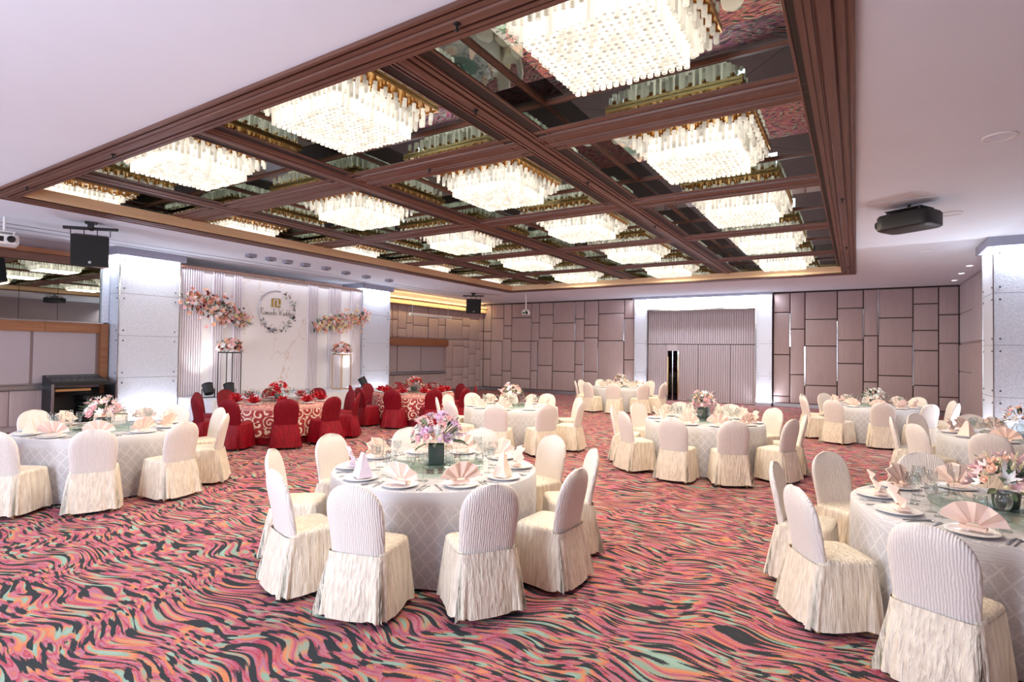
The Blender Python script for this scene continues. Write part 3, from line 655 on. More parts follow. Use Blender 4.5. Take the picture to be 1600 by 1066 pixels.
bd = empty('wedding_backdrop', (-14.78, 10.58, .58), 0, 'white marble-print wedding backdrop with fluted side panels, wreath and gold emblem', 'backdrop')
def bp(name, y0, y1, z0, z1, mat, d=.03): return obj(name, MB().box(-d, 0, y0-10.58, y1-10.58, z0-.58, z1-.58).mesh(name, mat), bd)
obj('marble_panel', MB().box(-.03, .0, 9.22-10.58, 11.42-10.58, .0, 3.35).mesh('marble_panel', 'marble'), bd)
for y0, y1, fl in [(7.52, 8.12, 1), (8.12, 8.36, 0), (8.36, 8.70, 1), (8.70, 8.96, 0), (8.96, 9.22, 1), (11.42, 11.83, 1), (11.83, 12.25, 0), (12.25, 12.77, 1), (12.77, 13.18, 0), (13.18, 13.64, 1)]:
    if fl:
        o = obj('fluted_panel', fluted(y1-y0, 3.35, max(4, round((y1-y0)/.062)), .035).mesh('fluted_panel', 'flute_white'), bd, (0, y0-10.58, 0), (0, 0, PI/2))
    else: bp('plain_panel', y0+.004, y1-.004, .58, 3.93, 'white_paint')
bp('backing_board', 7.52, 13.64, .58, 3.92, 'white_paint', .05).location.x = -.03
# wreath, emblem and lettering on the marble (plane x = 0 of the backdrop, y to the right, z up)
WC = (10.33-10.58, 3.0-.58); WR = .6
ringp = [(.012, WC[0]+WR*math.cos(a), WC[1]+WR*math.sin(a)) for a in [PI*.42+PI*1.05*i/40 for i in range(41)]]
wr = obj('wreath_ring', MB().tube(ringp, .013, 6).mesh('wreath_ring', 'cornice_metal'), bd)
rnd = random.Random(3); mb = MB(); WM = ['dark_leaf', 'pale_leaf', 'white_petal', 'pink_petal', 'burgundy_petal', 'cornice_metal']
for k in range(110):
    a = rnd.choice([rnd.uniform(-.75, 1.2), rnd.uniform(-2.6, -.75)]); rr = WR+rnd.gauss(0, .05)
    c = Vector((.015, WC[0]+rr*math.cos(a), WC[1]+rr*math.sin(a))); sz = rnd.uniform(.05, .12)
    mi = rnd.choices(range(6), (5, 4, 3, 1, 1, 2))[0]
    if mi in (0, 1, 5): mb.add(LEAF, Matrix.Translation(c) @ Matrix.Rotation(rnd.uniform(0, 6.28), 4, 'X') @ Matrix.Rotation(PI/2, 4, 'Y') @ Matrix.Scale(sz, 4), mi)
    else: mb.add(ROSE, Matrix.Translation(c) @ Matrix.Rotation(PI/2, 4, 'Y') @ Matrix.Scale(sz*.4, 4), mi)
for k in range(9):   # grey feather drop under the ring
    mb.add(LEAF, Matrix.Translation((.012, WC[0]-.22+k*.03, WC[1]-.68+.01*k)) @ Matrix.Rotation(PI*.5+.15*k, 4, 'X') @ Matrix.Rotation(PI/2, 4, 'Y') @ Matrix.Scale(.13, 4), 5)
tag(obj('wreath_greenery', mb.mesh('wreath_greenery', WM), bd), kind='stuff')
def eb(y0, y1, z0, z1): return MB().box(.0, .018, y0, y1, z0, z1)
ey, ez = 10.16-10.58, 3.1-.58; mb = MB()
mb.box(0, .02, ey, ey+.055, ez, ez+.25).box(0, .02, ey+.055, ey+.27, ez+.24, ez+.262)
mb.box(0, .02, ey+.115, ey+.17, ez, ez+.2).box(0, .02, ey+.245, ey+.30, ez+.085, ez+.245).box(0, .02, ey+.2, ey+.30, ez, ez+.045)
obj('gold_emblem', mb.mesh('gold_emblem', 'gold'), bd)
G = {'R': (.55, [[(.02, 0), (.12, 1)], [(-.06, .82), (.12, 1), (.42, .98), (.46, .72), (.1, .5), (.5, 0)]]),
     'a': (.46, [[(.34, .38), (.18, .44), (.04, .3), (.04, .08), (.16, .0), (.3, .12), (.36, .42), (.35, .08), (.46, .04)]]),
     'm': (.56, [[(0, .04), (.06, .42), (.05, .0)], [(.05, .2), (.16, .42), (.22, .32), (.22, 0)], [(.22, .22), (.34, .42), (.41, .32), (.41, .06), (.54, .04)]]),
     'd': (.48, [[(.34, .36), (.18, .44), (.04, .3), (.04, .08), (.16, .0), (.3, .12), (.42, 1.0)], [(.42, 1.0), (.35, .1), (.48, .04)]]),
     'W': (.85, [[(0, .95), (.06, 1), (.14, 0), (.38, .72), (.46, 0), (.8, 1.02)]]),
     'e': (.36, [[(0, .12), (.26, .24), (.26, .4), (.12, .44), (.04, .22), (.1, .02), (.22, 0), (.36, .1)]]),
     'i': (.2, [[(.04, .42), (.05, .06), (.2, .04)], [(.08, .58), (.1, .6)]]),
     'n': (.4, [[(0, .04), (.05, .42), (.05, 0)], [(.05, .2), (.17, .42), (.25, .34), (.26, .06), (.4, .04)]]),
     'g': (.44, [[(.34, .38), (.18, .44), (.04, .3), (.04, .08), (.16, .0), (.3, .12), (.36, .42), (.3, -.38), (.12, -.4), (.1, -.22), (.44, .06)]]), ' ': (.3, [])}
mb = MB(); yy = 9.81-10.58; hh = .2; zz = 2.86-.58
for ch in 'Ramada Wedding':
    w_, sts = G[ch]
    for s_ in sts: mb.tube([(.006, yy+p[0]*hh*.9, zz+p[1]*hh) for p in s_], .0045, 4)
    yy += w_*hh*.9
obj('lettering', mb.mesh('lettering', 'dark_metal'), bd)

# hanging floral swags on the backdrop
PAL = {'swag': [('rose', 'peach_petal', 1), ('rose', 'pink_petal', 1), ('rose', 'coral_petal', 1), ('rose', 'white_petal', 1), ('lily', 'pink_petal', 1), ('rose', 'burgundy_petal', .7)],
       'swag2': [('rose', 'cream_petal', 1), ('rose', 'peach_petal', 1), ('rose', 'pink_petal', 1), ('lily', 'coral_petal', 1), ('rose', 'white_petal', 1)]}
def swag(label, a, b_, r0, r1, pal, seed):
    rnd = random.Random(seed); a, b_ = Vector(a), Vector(b_); c = (a+b_)/2
    root = empty('floral_swag', c, 0, label, 'flowers', 'floral swags on the backdrop'); items = []
    obj('branch', MB().tube([a-c, (0, 0, .03), b_-c], .015, 6).mesh('branch', 'brown_wood'), root)
    for k in range(240):
        t_ = rnd.random(); p = a.lerp(b_, t_)-c; r_ = (r0+(r1-r0)*t_)*math.sin(PI*(.12+.76*t_))**.5
        o = Vector((abs(rnd.gauss(0, .5))*r_*.8+.03, rnd.gauss(0, .42)*r_, rnd.gauss(0, .45)*r_)); kind, mat, sc = rnd.choice(pal if t_ < .75 or pal is PAL['swag2'] else pal+PAL['swag2'])
        items.append((kind, mat, Matrix.Translation(p+o) @ orient(Vector((1, o.y*2, o.z*2+.2))) @ Matrix.Scale(rnd.uniform(.055, .09)*sc, 4)))
    for k in range(240):
        t_ = rnd.random(); p = a.lerp(b_, t_)-c; r_ = (r0+(r1-r0)*t_)*math.sin(PI*(.12+.76*t_))**.5
        d = Vector((rnd.uniform(.1, 1), rnd.uniform(-1.2, 1.2), rnd.uniform(-1, 1))).normalized()
        items.append(('leaf', rnd.choice(['leaf', 'dark_leaf', 'pale_leaf']), Matrix.Translation(p+d*r_*.55) @ d.to_track_quat('Y', 'Z').to_matrix().to_4x4() @ Matrix.Scale(rnd.uniform(.08, .16), 4)))
    plant_parts(root, items, Vector((0, 0, 0)), False)
swag('long peach and pink floral swag hanging high on the left of the backdrop', (-14.66, 7.62, 3.1), (-14.66, 9.25, 2.62), .42, .34, PAL['swag'], 11)
swag('cream and peach floral swag hanging on the right of the backdrop', (-14.66, 13.7, 3.02), (-14.66, 11.6, 2.58), .42, .3, PAL['swag2'], 12)

def flower_stand(label, x, y, h, metal, pal, seed, w=.2):
    root = empty('flower_stand', (x, y, .58), 0, label, 'flower stand', 'tall flower stands on the stage')
    for sx in (-1, 1):
        for sy in (-1, 1): obj('leg', MB().box(sx*w-.009, sx*w+.009, sy*w-.009, sy*w+.009, 0, h).mesh('leg', metal), root)
    mb = MB()
    for z in (0, h-.018): mb.box(-w, w, -w-.009, -w+.009, z, z+.018).box(-w, w, w-.009, w+.009, z, z+.018).box(-w-.009, -w+.009, -w, w, z, z+.018).box(w-.009, w+.009, -w, w, z, z+.018)
    obj('frame_ring', mb.mesh('frame_ring', metal), root); obj('top_plate', MB().box(-w, w, -w, w, h, h+.012).mesh('top_plate', metal), root)
    rnd = random.Random(seed); plant_parts(root, scatter(.26, .26, .26, 64, pal, rnd, .09)+greens(.28, .28, .26, 46, rnd, .15), Vector((0, 0, h+.1)), False)
flower_stand('dark metal flower stand with pink and peach roses at the left of the stage', -14.3, 8.62, 1.16, 'dark_metal', PAL['swag'], 21)
flower_stand('gold flower stand with peach roses at the right of the stage', -14.2, 12.35, 1.12, 'brass', PAL['swag'], 22)

def par_can(label, x, y, rz, tilt=.55):
    root = empty('stage_light', (x, y, .583), rz, label, 'stage light', 'stage uplights')
    can = obj('can', MB().lathe([(.05, -.13), (.11, -.115), (.125, -.02), (.125, .12), (.135, .13), (.135, .15), (.12, .15), (.115, .12)], 16).mesh('can', 'black_plastic', True, 40), root, (0, 0, .2), (0, tilt, 0))
    obj('lens', MB().lathe([(.115, .118), (.115, .122)], 16).mesh('lens', 'lamp_face'), can)
    for s in (-1, 1): obj('bracket_arm', MB().box(-.02, .02, s*.15-.006, s*.15+.006, .0, .22).mesh('bracket_arm', 'black_plastic'), root)
    obj('foot', MB().box(-.1, .1, -.16, .16, 0, .015).mesh('foot', 'black_plastic'), root)
    l = bpy.data.lights.new('stage_beam', 'SPOT'); l.energy = STAGE_W; l.color = (1, .97, .9); l.spot_size = math.radians(75); l.spot_blend = .8; l.shadow_soft_size = .09
    o = bpy.data.objects.new('stage_beam', l); C.objects.link(o); d = Vector((math.cos(rz)*math.sin(tilt), math.sin(rz)*math.sin(tilt), math.cos(tilt)))
    o.location = Vector((x, y, .58+.19))+d*.17; o.rotation_euler = d.to_track_quat('-Z', 'Y').to_euler()
STAGE_W = 28
par_can('black stage uplight standing nearest the left column on the stage', -14.1, 7.95, PI*.95)
par_can('black stage uplight standing beside the left flower stand', -13.75, 8.3, PI*.9)
par_can('black stage uplight by the right-hand stage column', -14.1, 13.2, PI*1.15)

# mixing desk on a rack case beside the left column
mx_ = empty('mixing_console', (-14.88, 5.48, 0), 0, 'black audio mixing desk on a rack case against the left wall', 'mixing desk')
obj('rack_case', MB().box(-.3, .28, -.6, .6, .04, .1).box(-.3, .28, -.6, -.56, .1, 1.02).box(-.3, .28, .56, .6, .1, 1.02).box(-.3, -.27, -.56, .56, .1, 1.02).box(-.3, .28, -.56, .56, .98, 1.02).mesh('rack_case', 'black_plastic'), mx_)
for z, h in ((.14, .18), (.36, .09), (.49, .13), (.66, .09)):
    u = obj('rack_unit', MB().box(-.2, .25, -.02, .55, z, z+h).mesh('rack_unit', 'dark_metal'), mx_)
    for k in range(5): obj('knob', MB().lathe([(.014, 0), (.012, .02)], 8).mesh('knob', 'steel'), u, (.25, .05+k*.1, z+h/2), (0, PI/2, 0))
obj('drawer_front', MB().box(-.2, .27, -.55, .1, .86, .91).mesh('drawer_front', 'wood_leg'), mx_)
dk = obj('desk_surface', MB().loft([[(-.3, -.6, 1.02), (.3, -.6, 1.02), (.3, -.6, 1.07), (-.3, -.6, 1.2)], [(-.3, .42, 1.02), (.3, .42, 1.02), (.3, .42, 1.07), (-.3, .42, 1.2)]], True, True, True).mesh('desk_surface', 'black_plastic'), mx_)
fd = MB().box(-.02, .02, -.007, .007, 0, .025).mesh('fader', 'steel')
for k in range(24): obj('fader', fd, dk, (.17+.03*math.sin(k*1.7), -.56+k*.041, 1.095), (0, .21, 0))
for k in range(24):
    obj('knob', MB().lathe([(.009, 0), (.008, .02)], 6).mesh('knob', 'steel'), dk, (-.15, -.56+k*.041, 1.165), (0, .21, 0))
for y in (-.6, .6): obj('edge_rail', MB().box(.26, .3, y-.02, y+.02, .04, 1.02).mesh('edge_rail', 'steel'), mx_)

# loudspeakers, projectors, screen, ceiling fittings
def speaker(label, x, y, rz, tilt):
    root = empty('hanging_loudspeaker', (x, y, ZC), rz, label, 'loudspeaker', 'hanging loudspeakers')
    obj('ceiling_mount', MB().box(-.09, .09, -.09, .09, -.03, -.001).box(-.05, .05, -.05, .05, -.1, -.03).mesh('ceiling_mount', 'black_plastic'), root)
    br = obj('bracket_bar', MB().box(-.05, .05, -.42, .42, -.145, -.1).box(-.16, .16, -.03, .03, -.14, -.1).mesh('bracket_bar', 'black_plastic'), root, rot=(tilt*.3, 0, 0))
    for yy_ in (-.3, -.1, .1, .3): obj('shackle', MB().tube([(0, yy_, -.14), (.02, yy_, -.18), (-.02, yy_, -.2), (0, yy_, -.25)], .008, 5).mesh('shackle', 'black_plastic'), root)
    cab = obj('cabinet', MB().loft([[(-.22, -.24, z), (.2, -.29, z), (.2, .29, z), (-.22, .24, z)] for z in (-.82, -.24)], True, True, True).mesh('cabinet', 'black_plastic'), root, rot=(0, tilt, 0))
    obj('grille', MB().box(.2, .215, -.28, .28, -.81, -.25).mesh('grille', 'black_mesh'), cab)
    obj('badge', MB().lathe([(.0, 0), (.028, 0), (.028, .005)], 5).mesh('badge', 'steel'), cab, (.216, 0, -.74), (0, PI/2, 0))
speaker('large black loudspeaker hanging from the ceiling near the left wall', -12.3, 4.62, -.42, .2)
speaker('smaller-looking black loudspeaker hanging near the far left corner', -13.0, 17.9, -.75, .1)

def projector(name, label, x, y, z, rz, dims, mat, pole, cat='projector'):
    root = empty(name, (x, y, z), rz, label, cat); a, b_, c_ = dims
    rings = []
    for zz_, s in ((-c_/2, .92), (-c_/2+.02, 1), (c_/2-.03, 1), (c_/2, .94)):
        rings.append([(a/2*s*math.copysign(abs(math.cos(q))**.35, math.cos(q)), b_/2*s*math.copysign(abs(math.sin(q))**.35, math.sin(q)), zz_) for q in [2*PI*j/24 for j in range(24)]])
    bd_ = obj('body', MB().loft(rings, True, True, True).mesh('body', mat, True, 40), root)
    obj('lens_barrel', MB().lathe([(.06, 0), (.06, .05), (.045, .05), (.04, .02)], 14).mesh('lens_barrel', 'black_plastic'), bd_, (a/2-.01, b_*.2, 0), (0, PI/2, 0))
    obj('vent', MB().box(-a*.25, a*.05, -b_/2-.004, -b_/2+.01, -c_*.3, c_*.25).mesh('vent', 'dark_metal'), bd_)
    obj('vent', MB().box(-.004+a/2-.01, a/2+.002, -b_*.35, -b_*.05, -c_*.3, c_*.25).mesh('vent', 'dark_metal'), bd_)
    for sx in (-1, 1):
        for sy in (-1, 1): obj('mount_arm', MB().box(sx*a*.3-.012, sx*a*.3+.012, sy*b_*.3-.012, sy*b_*.3+.012, c_/2-.01, c_/2+.05).mesh('mount_arm', mat), root)
    obj('mount_plate', MB().box(-a*.34, a*.34, -b_*.34, b_*.34, c_/2+.05, c_/2+.065).mesh('mount_plate', mat), root)
    top = ZC-z-.006
    obj('pole', MB().lathe([(.022, c_/2+.06), (.022, top)], 10).mesh('pole', 'white_plastic' if pole else mat), root)
    return root
p = projector('ceiling_projector', 'large black projector mounted under the right-hand ceiling', .68, 10.35, 3.93, 2.6, (.75, .52, .24), 'black_plastic', False)
obj('paper_sticker', MB().box(-.1, .02, -.2655, -.2605, -.02, .06).mesh('paper_sticker', 'white_plastic'), p); obj('warning_sticker', MB().box(-.1, .03, -.2655, -.2605, .07, .1).mesh('warning_sticker', 'cream_petal'), p)
projector('ceiling_projector', 'white projector on a drop pole near the far left of the coffer', -11.2, 19.0, 3.42, -1.2, (.36, .3, .13), 'white_plastic', True)
projector('ceiling_projector', 'white projector cut by the left edge of the picture', -13.2, 3.62, 3.76, -.2, (.5, .4, .17), 'white_plastic', True)
tag(obj('access_panel', MB().box(-.55, .55, -.4, .4, -.004, -.0005).mesh('access_panel', 'ceiling_paint'), None, (.7, 10.4, ZC)), 'square access panel in the ceiling above the black projector', 'ceiling panel')
scr = empty('projection_screen', (-14.9, 17.6, 3.3), 0, 'white rolled-up projection screen tube hanging before the left wall', 'screen')
obj('tube', MB().tube([(0, -1.25, 0), (0, 1.25, 0)], .055, 12).mesh('tube', 'white_plastic', True, 40), scr)
for y in (-1.15, 1.1): obj('hanger', MB().tube([(0, y, .05), (0, y, .899)], .008, 6).mesh('hanger', 'steel'), scr)
for y in (-1.27, 1.27): obj('end_cap', MB().tube([(0, y-.03, 0), (0, y+.03, 0)], .066, 12).mesh('end_cap', 'white_plastic', True, 40), scr)
for (x, y), lb in zip([(1.28, 7.62), (1.3, 11.29), (1.32, 15.04)], ('nearest round ceiling speaker grille on the right', 'round ceiling speaker grille just right of the black projector', 'farthest round ceiling speaker grille on the right')):
    r = empty('ceiling_speaker', (x, y, ZC), 0, lb, 'ceiling speaker', 'round ceiling speakers')
    obj('rim', MB().lathe([(.15, -.001), (.15, -.012), (.135, -.016), (.13, -.01)], 28, False, False).mesh('rim', 'white_plastic', True, 40), r); obj('grille', MB().lathe([(.131, -.002), (.131, -.009)], 28).mesh('grille', 'ceiling_paint'), r)
for (x, y), lb in zip([(2.42, 17.89), (2.45, 19.41), (2.49, 21.07)], ('nearest', 'middle', 'farthest')):
    r = empty('downlight', (x, y, ZC), 0, '%s of three small recessed downlights beside the right-hand wall' % lb, 'downlight', 'downlights by the right wall')
    obj('rim', MB().lathe([(.09, -.001), (.09, -.01), (.07, -.012)], 18, False, False).mesh('rim', 'white_plastic'), r); obj('lamp', MB().lathe([(.07, -.001), (.07, -.006)], 18).mesh('lamp', 'lamp_face'), r)
ordn = ['first', 'second', 'third', 'fourth', 'fifth', 'sixth', 'seventh', 'eighth']
for k, (x, y) in enumerate([(-12.8, 8.2), (-12.8, 8.75), (-12.8, 9.25), (-12.8, 9.8), (-12.8, 10.5), (-13.0, 11.4), (-13.1, 12.3), (-13.1, 13.3)]):
    r = empty('stage_downlight', (x, y, ZC), 0, '%s square stage downlight from the left in the ceiling row' % ordn[k], 'downlight', 'row of square stage downlights')
    obj('housing', MB().box(-.09, .09, -.1, .1, -.08, -.001).mesh('housing', 'cornice_metal'), r); obj('recess', MB().box(-.07, .07, -.08, .08, -.085, -.08).mesh('recess', 'joint_dark'), r)
for y0, x in ((0, -13.9), (0, -14.35)):
    on_ceiling('slot_diffuser', MB().box(x-.03, x+.03, -2.5, 22.3, ZC-.006, ZC+.01), 'cornice_metal')
area('stage_soffit_light', (-14.55, 10.58, 4.1), (-1, 0, -.6), .06, 5.8, 14, LED).rotation_euler = Vector((-.5, 0, -1)).to_track_quat('-Z', 'Z').to_euler()

# ------------------------------------------------------------------ chairs
def rrect(hx, hy0, hy1, z, n=48, p=.28):
    """rounded rectangle loop, y from hy0 to hy1"""
    cy, hy = (hy0+hy1)/2, (hy1-hy0)/2
    out = []
    for j in range(n):
        a = 2*PI*j/n; c_, s_ = math.cos(a), math.sin(a)
        out.append((hx*math.copysign(abs(c_)**p, c_), cy+hy*math.copysign(abs(s_)**p, s_), z))
    return out
def chair_meshes(red):
    ms, mr = ('red_satin', 'red_ribbed') if red else ('cream_satin', 'cream_ribbed')
    # backrest cover: arched, slightly reclined
    rings = []; z0, z1, zt = .43, .70, .935; n = 20
    zs = [z0+(z1-z0)*i/4 for i in range(5)]+[z1+(zt-z1)*math.sin(PI/2*k/8) for k in range(1, 9)]
    for z in zs:
        w = .205+.018*(z-z0)/(z1-z0) if z <= z1 else .223*max(.02, (1-((z-z1)/(zt-z1))**2.5))**(1/2.5)
        th = .034 if z <= z1 else .034*max(.25, (1-((z-z1)/(zt-z1))**4))
        yc = -.19-.10*((z-z0)/(zt-z0))**1.25
        rings.append([(w*math.copysign(abs(math.cos(a))**.55, math.cos(a)), yc+th*math.copysign(abs(math.sin(a))**.75, math.sin(a))+.012*(1-(math.cos(a))**2*0)-.02*math.cos(a)**2*-1, z) for a in [2*PI*j/n for j in range(n)]])
    back = MB().loft(rings, True, True, True).mesh('backrest_cover', mr, True, 60)
    # seat cushion cover
    rings = []
    for z, s in ((.40, 1.0), (.44, 1.015), (.468, 1.0), (.482, .95), (.488, .8), (.49, .4)):
        rings.append([(x*s, (y-.0)*s, zz) for x, y, zz in rrect(.222, -.20, .20, z, 40, .3)])
    seat = MB().loft(rings, True, True, True).mesh('seat_cover', ms, True, 60)
    # skirt to the floor with pleats, deeper at the rear corners
    rnd = random.Random(5 if red else 9); n = 96; ph = [rnd.uniform(0, 6.28) for _ in range(4)]; rings = []
    rows = [(.455, 0), (.43, .02), (.36, .18), (.28, .38), (.2, .58), (.12, .78), (.07, .93), (.042, 1.0)]
    for z, t_ in rows:
        fl = t_**.8; hx, yb, yf = .226+.045*fl, -.225-.07*fl, .206+.018*fl; ring = []
        for j, (x, y, zz) in enumerate(rrect(hx, yb, yf, z, n, .3)):
            a = 2*PI*j/n; nx, ny = math.cos(a), math.sin(a); r_ = math.hypot(nx, ny)
            if red: f = .018*math.sin(26*a+ph[0])*t_
            else: f = .011*math.sin(13*a+ph[0]+1.2*math.sin(3*a))*t_+.007*math.sin(29*a+ph[1])*t_
            for corner in (PI*1.25, PI*1.75):        # box pleat opening at each rear corner
                d = (a-corner+PI) % (2*PI)-PI; f += t_*(.05*math.exp(-(d/.10)**2)*math.cos(d*42)-.01*math.exp(-(d/.22)**2))
            ring.append((x+nx*f, y+ny*f, z+(.006*math.sin(9*a+ph[2]) if t_ == 1 else 0)))
        rings.append(ring)
    skirt = MB().loft(rings, True, False, False).mesh('skirt', ms, True)
    # rear valance: panel hanging from the backrest over the skirt
    leg = MB().loft([[(-.014, -.014, 0), (.014, -.014, 0), (.014, .014, 0), (-.014, .014, 0)], [(-.02, -.02, .4), (.02, -.02, .4), (.02, .02, .4), (-.02, .02, .4)]], True, True, True).mesh('leg', 'wood_leg')
    return back, seat, skirt, leg
CH = {False: chair_meshes(False), True: chair_meshes(True)}
def make_chair(x, y, rz, red, label, group):
    back, seat, skirt, leg = CH[red]; nm = 'banquet_chair'
    r = empty(nm, (x, y, 0), rz, label, 'chair', group)
    obj('backrest_cover', back, r); obj('seat_cover', seat, r); obj('skirt', skirt, r)
    for sx in (-1, 1):
        for sy, yy_ in ((-1, -.2), (1, .165)): obj('leg', leg, r, (sx*.185, yy_, 0), (-.16 if sy < 0 else 0, 0, 0))
    return r

# ------------------------------------------------------------------ tables and settings
def cloth(R, zt, hem, seed, nf, flare, amp, mat, name, n=160):
    rnd = random.Random(seed); ph = [rnd.uniform(0, 6.28) for _ in range(5)]; mb = MB(); rings = []; uvs = []
    prof = [(0, .25), (0, .6), (0, .93), (0, .985), (.006, 1.0)]
    for dz, f in prof:
        rings.append([(R*f*math.cos(a), R*f*math.sin(a), zt-dz) for a in [2*PI*j/n for j in range(n)]]); uvs += [(R*f*math.cos(a), R*f*math.sin(a)) for a in [2*PI*j/n for j in range(n)]]
    for k in range(1, 9):
        t_ = k/8; z = zt-.02-(zt-.02-hem)*t_; ring = []
        for j in range(n):
            a = 2*PI*j/n; g = math.sin(nf*a+ph[0]+.9*math.sin(3*a+ph[1]))+.45*math.sin((nf*2-3)*a+ph[2])
            rr = R+.008+flare*t_+amp*t_**.8*g; ring.append((rr*math.cos(a), rr*math.sin(a), z)); uvs.append((a*R, z))
        rings.append(ring)
    mb.loft(rings, True, True, False); mb.uv = uvs; mb.f = [tuple(reversed(f)) for f in mb.f]
    return mb.mesh(name, mat, True)
def fan_napkin():
    mb = MB(); n = 9; top, mid = [], []
    for k in range(n+1):
        a = PI*(.06+.88*k/n); o = .016 if k % 2 else -.012; rr = .135*(1-.04*(k % 2))
        top.append((rr*math.cos(a), o-.05*math.sin(a), .012+rr*math.sin(a)*.92)); mid.append((.03*math.cos(a), o*.4-.008, .012+.02*math.sin(a)))
    mb.loft([mid, top], False); mb.loft([[(x, y+.006, z) for x, y, z in top], [(x, y+.006, z) for x, y, z in mid]], False)
    mb.loft([top, [(x, y+.006, z) for x, y, z in top]], False)
    mb.box(-.05, .05, -.03, .03, .0, .016); return mb
def tent_napkin():
    return MB().loft([[(-.07, -.05, 0), (.07, -.05, 0), (.05, .05, 0), (-.05, .05, 0)], [(-.055, -.03, .06), (.05, -.03, .06), (.04, .03, .06), (-.04, .03, .06)], [(-.012, -.012, .15), (.02, -.008, .145), (.016, .006, .14), (-.01, .006, .145)]], True, True, True)
def bloom_napkin():
    mb = MB()
    for ring, (n_, tilt, l_) in enumerate(((6, .45, .12), (6, .95, .12), (3, 1.35, .1))):
        for k in range(n_):
            p = MB().loft([[(-.028, 0, 0), (0, .0, .012), (.028, 0, 0)], [(-.04, l_*.5, .0), (0, l_*.55, .022), (.04, l_*.5, 0)], [(-.004, l_, .01), (0, l_*1.05, .012), (.004, l_, .01)]], False)
            mb.add(p, Matrix.Rotation(2*PI*k/n_+ring*.5, 4, 'Z') @ Matrix.Translation((0, .008, .004)) @ Matrix.Rotation(tilt, 4, 'X'))
    mb.sphere((0, 0, .02), .022, 6, 4); return mb
NAP = {('fan', c): fan_napkin().mesh('napkin', c) for c in ('peach_napkin', 'lilac_napkin', 'red_napkin')}
NAP.update({('tent', c): tent_napkin().mesh('napkin', c) for c in ('peach_napkin', 'lilac_napkin')}); NAP['bloom', 'red_napkin'] = bloom_napkin().mesh('napkin', 'red_napkin')
PLATE = MB().lathe([(.085, 0), (.09, .003), (.135, .014), (.146, .02), (.144, .023), (.13, .018), (.085, .008), (.0001, .007)], 36, True, False).mesh('plate', 'porcelain', True)
gp = [(.036, 0), (.036, .003), (.006, .008), (.0045, .03), (.0045, .095), (.012, .105), (.034, .13), (.04, .155), (.036, .195), (.0345, .195), (.038, .155), (.032, .132), (.0001, .112)]
GLASS = MB().lathe(gp, 16, True, False).mesh('wine_glass', 'clear_glass', True)
g_foot = MB().lathe(gp[:3], 16, True, False).mesh('foot', 'clear_glass', True); g_stem = MB().lathe(gp[2:6], 10, False, False).mesh('stem', 'clear_glass', True); g_bowl = MB().lathe(gp[5:], 18, False, False).mesh('bowl', 'clear_glass', True)
def knife_mb(): return MB().loft([[(-.006, y, 0), (.006, y, 0), (.006*s, y, h), (-.006*s, y, h)] for y, s, h in ((-.1, .8, .005), (-.02, 1, .006), (0, .6, .004))], True, True, True).loft([[(-.008, 0, .001), (.005, 0, .001), (.005, 0, .003), (-.008, 0, .003)], [(-.009, .07, .001), (.006, .07, .001), (.006, .07, .003), (-.009, .07, .003)], [(-.001, .115, .001), (.004, .115, .001), (.004, .115, .002), (-.001, .115, .002)]], True, True, True)
def fork_mb():
    mb = MB().loft([[(-w, y, 0), (w, y, 0), (w, y, .004), (-w, y, .004)] for y, w in ((-.1, .006), (-.03, .003), (.03, .004), (.05, .011), (.062, .011))], True, True, True)
    for k in range(4): mb.box(-.0105+k*.006, -.0075+k*.006, .062, .1, .001, .004)
    return mb
def spoon_mb():
    mb = MB().loft([[(-w, y, 0), (w, y, 0), (w, y, .004), (-w, y, .004)] for y, w in ((-.1, .006), (-.03, .003), (.04, .003), (.055, .008))], True, True, True)
    return mb.lathe([(.019, .004), (.017, .001), (.0001, 0)], 12, False, False, (0, .07, 0))
KN, FK, SP = knife_mb().mesh('knife', 'steel'), fork_mb().mesh('fork', 'steel'), spoon_mb().mesh('spoon', 'steel', True)
SUSAN = MB().lathe([(.44, 0), (.45, .004), (.45, .010), (.44, .014)], 56).mesh('glass_plate', 'green_glass', True, 40); SBASE = MB().lathe([(.12, 0), (.12, .012), (.1, .02), (.1, .03)], 28).mesh('turntable_base', 'steel', True, 40)
A_ = ['rear seat (left)', 'back-left corner', 'left side', 'front-left corner', 'front seat (left)', 'front seat (right)', 'front-right corner', 'right side', 'back-right corner', 'rear seat (right)']
B_ = ['rearmost seat', 'back-left seat', 'rear-left side', 'front-left side', 'front-left seat', 'frontmost seat', 'front-right seat', 'front-right side', 'rear-right side', 'back-right seat']
def seat_names(cx, cy, angs):
    ac = math.degrees(math.atan2(-cy, -cx)); rel = [((a-ac+180) % 360)-180 for a in angs]
    use = B_ if min(abs(r) for r in rel) < 9 else A_
    rel2 = [r if use is A_ or r < 171 else r-360 for r in rel]
    order = sorted(range(len(angs)), key=lambda i: rel2[i]); out = [None]*len(angs)
    for k, i in enumerate(order): out[i] = use[k]
    return out
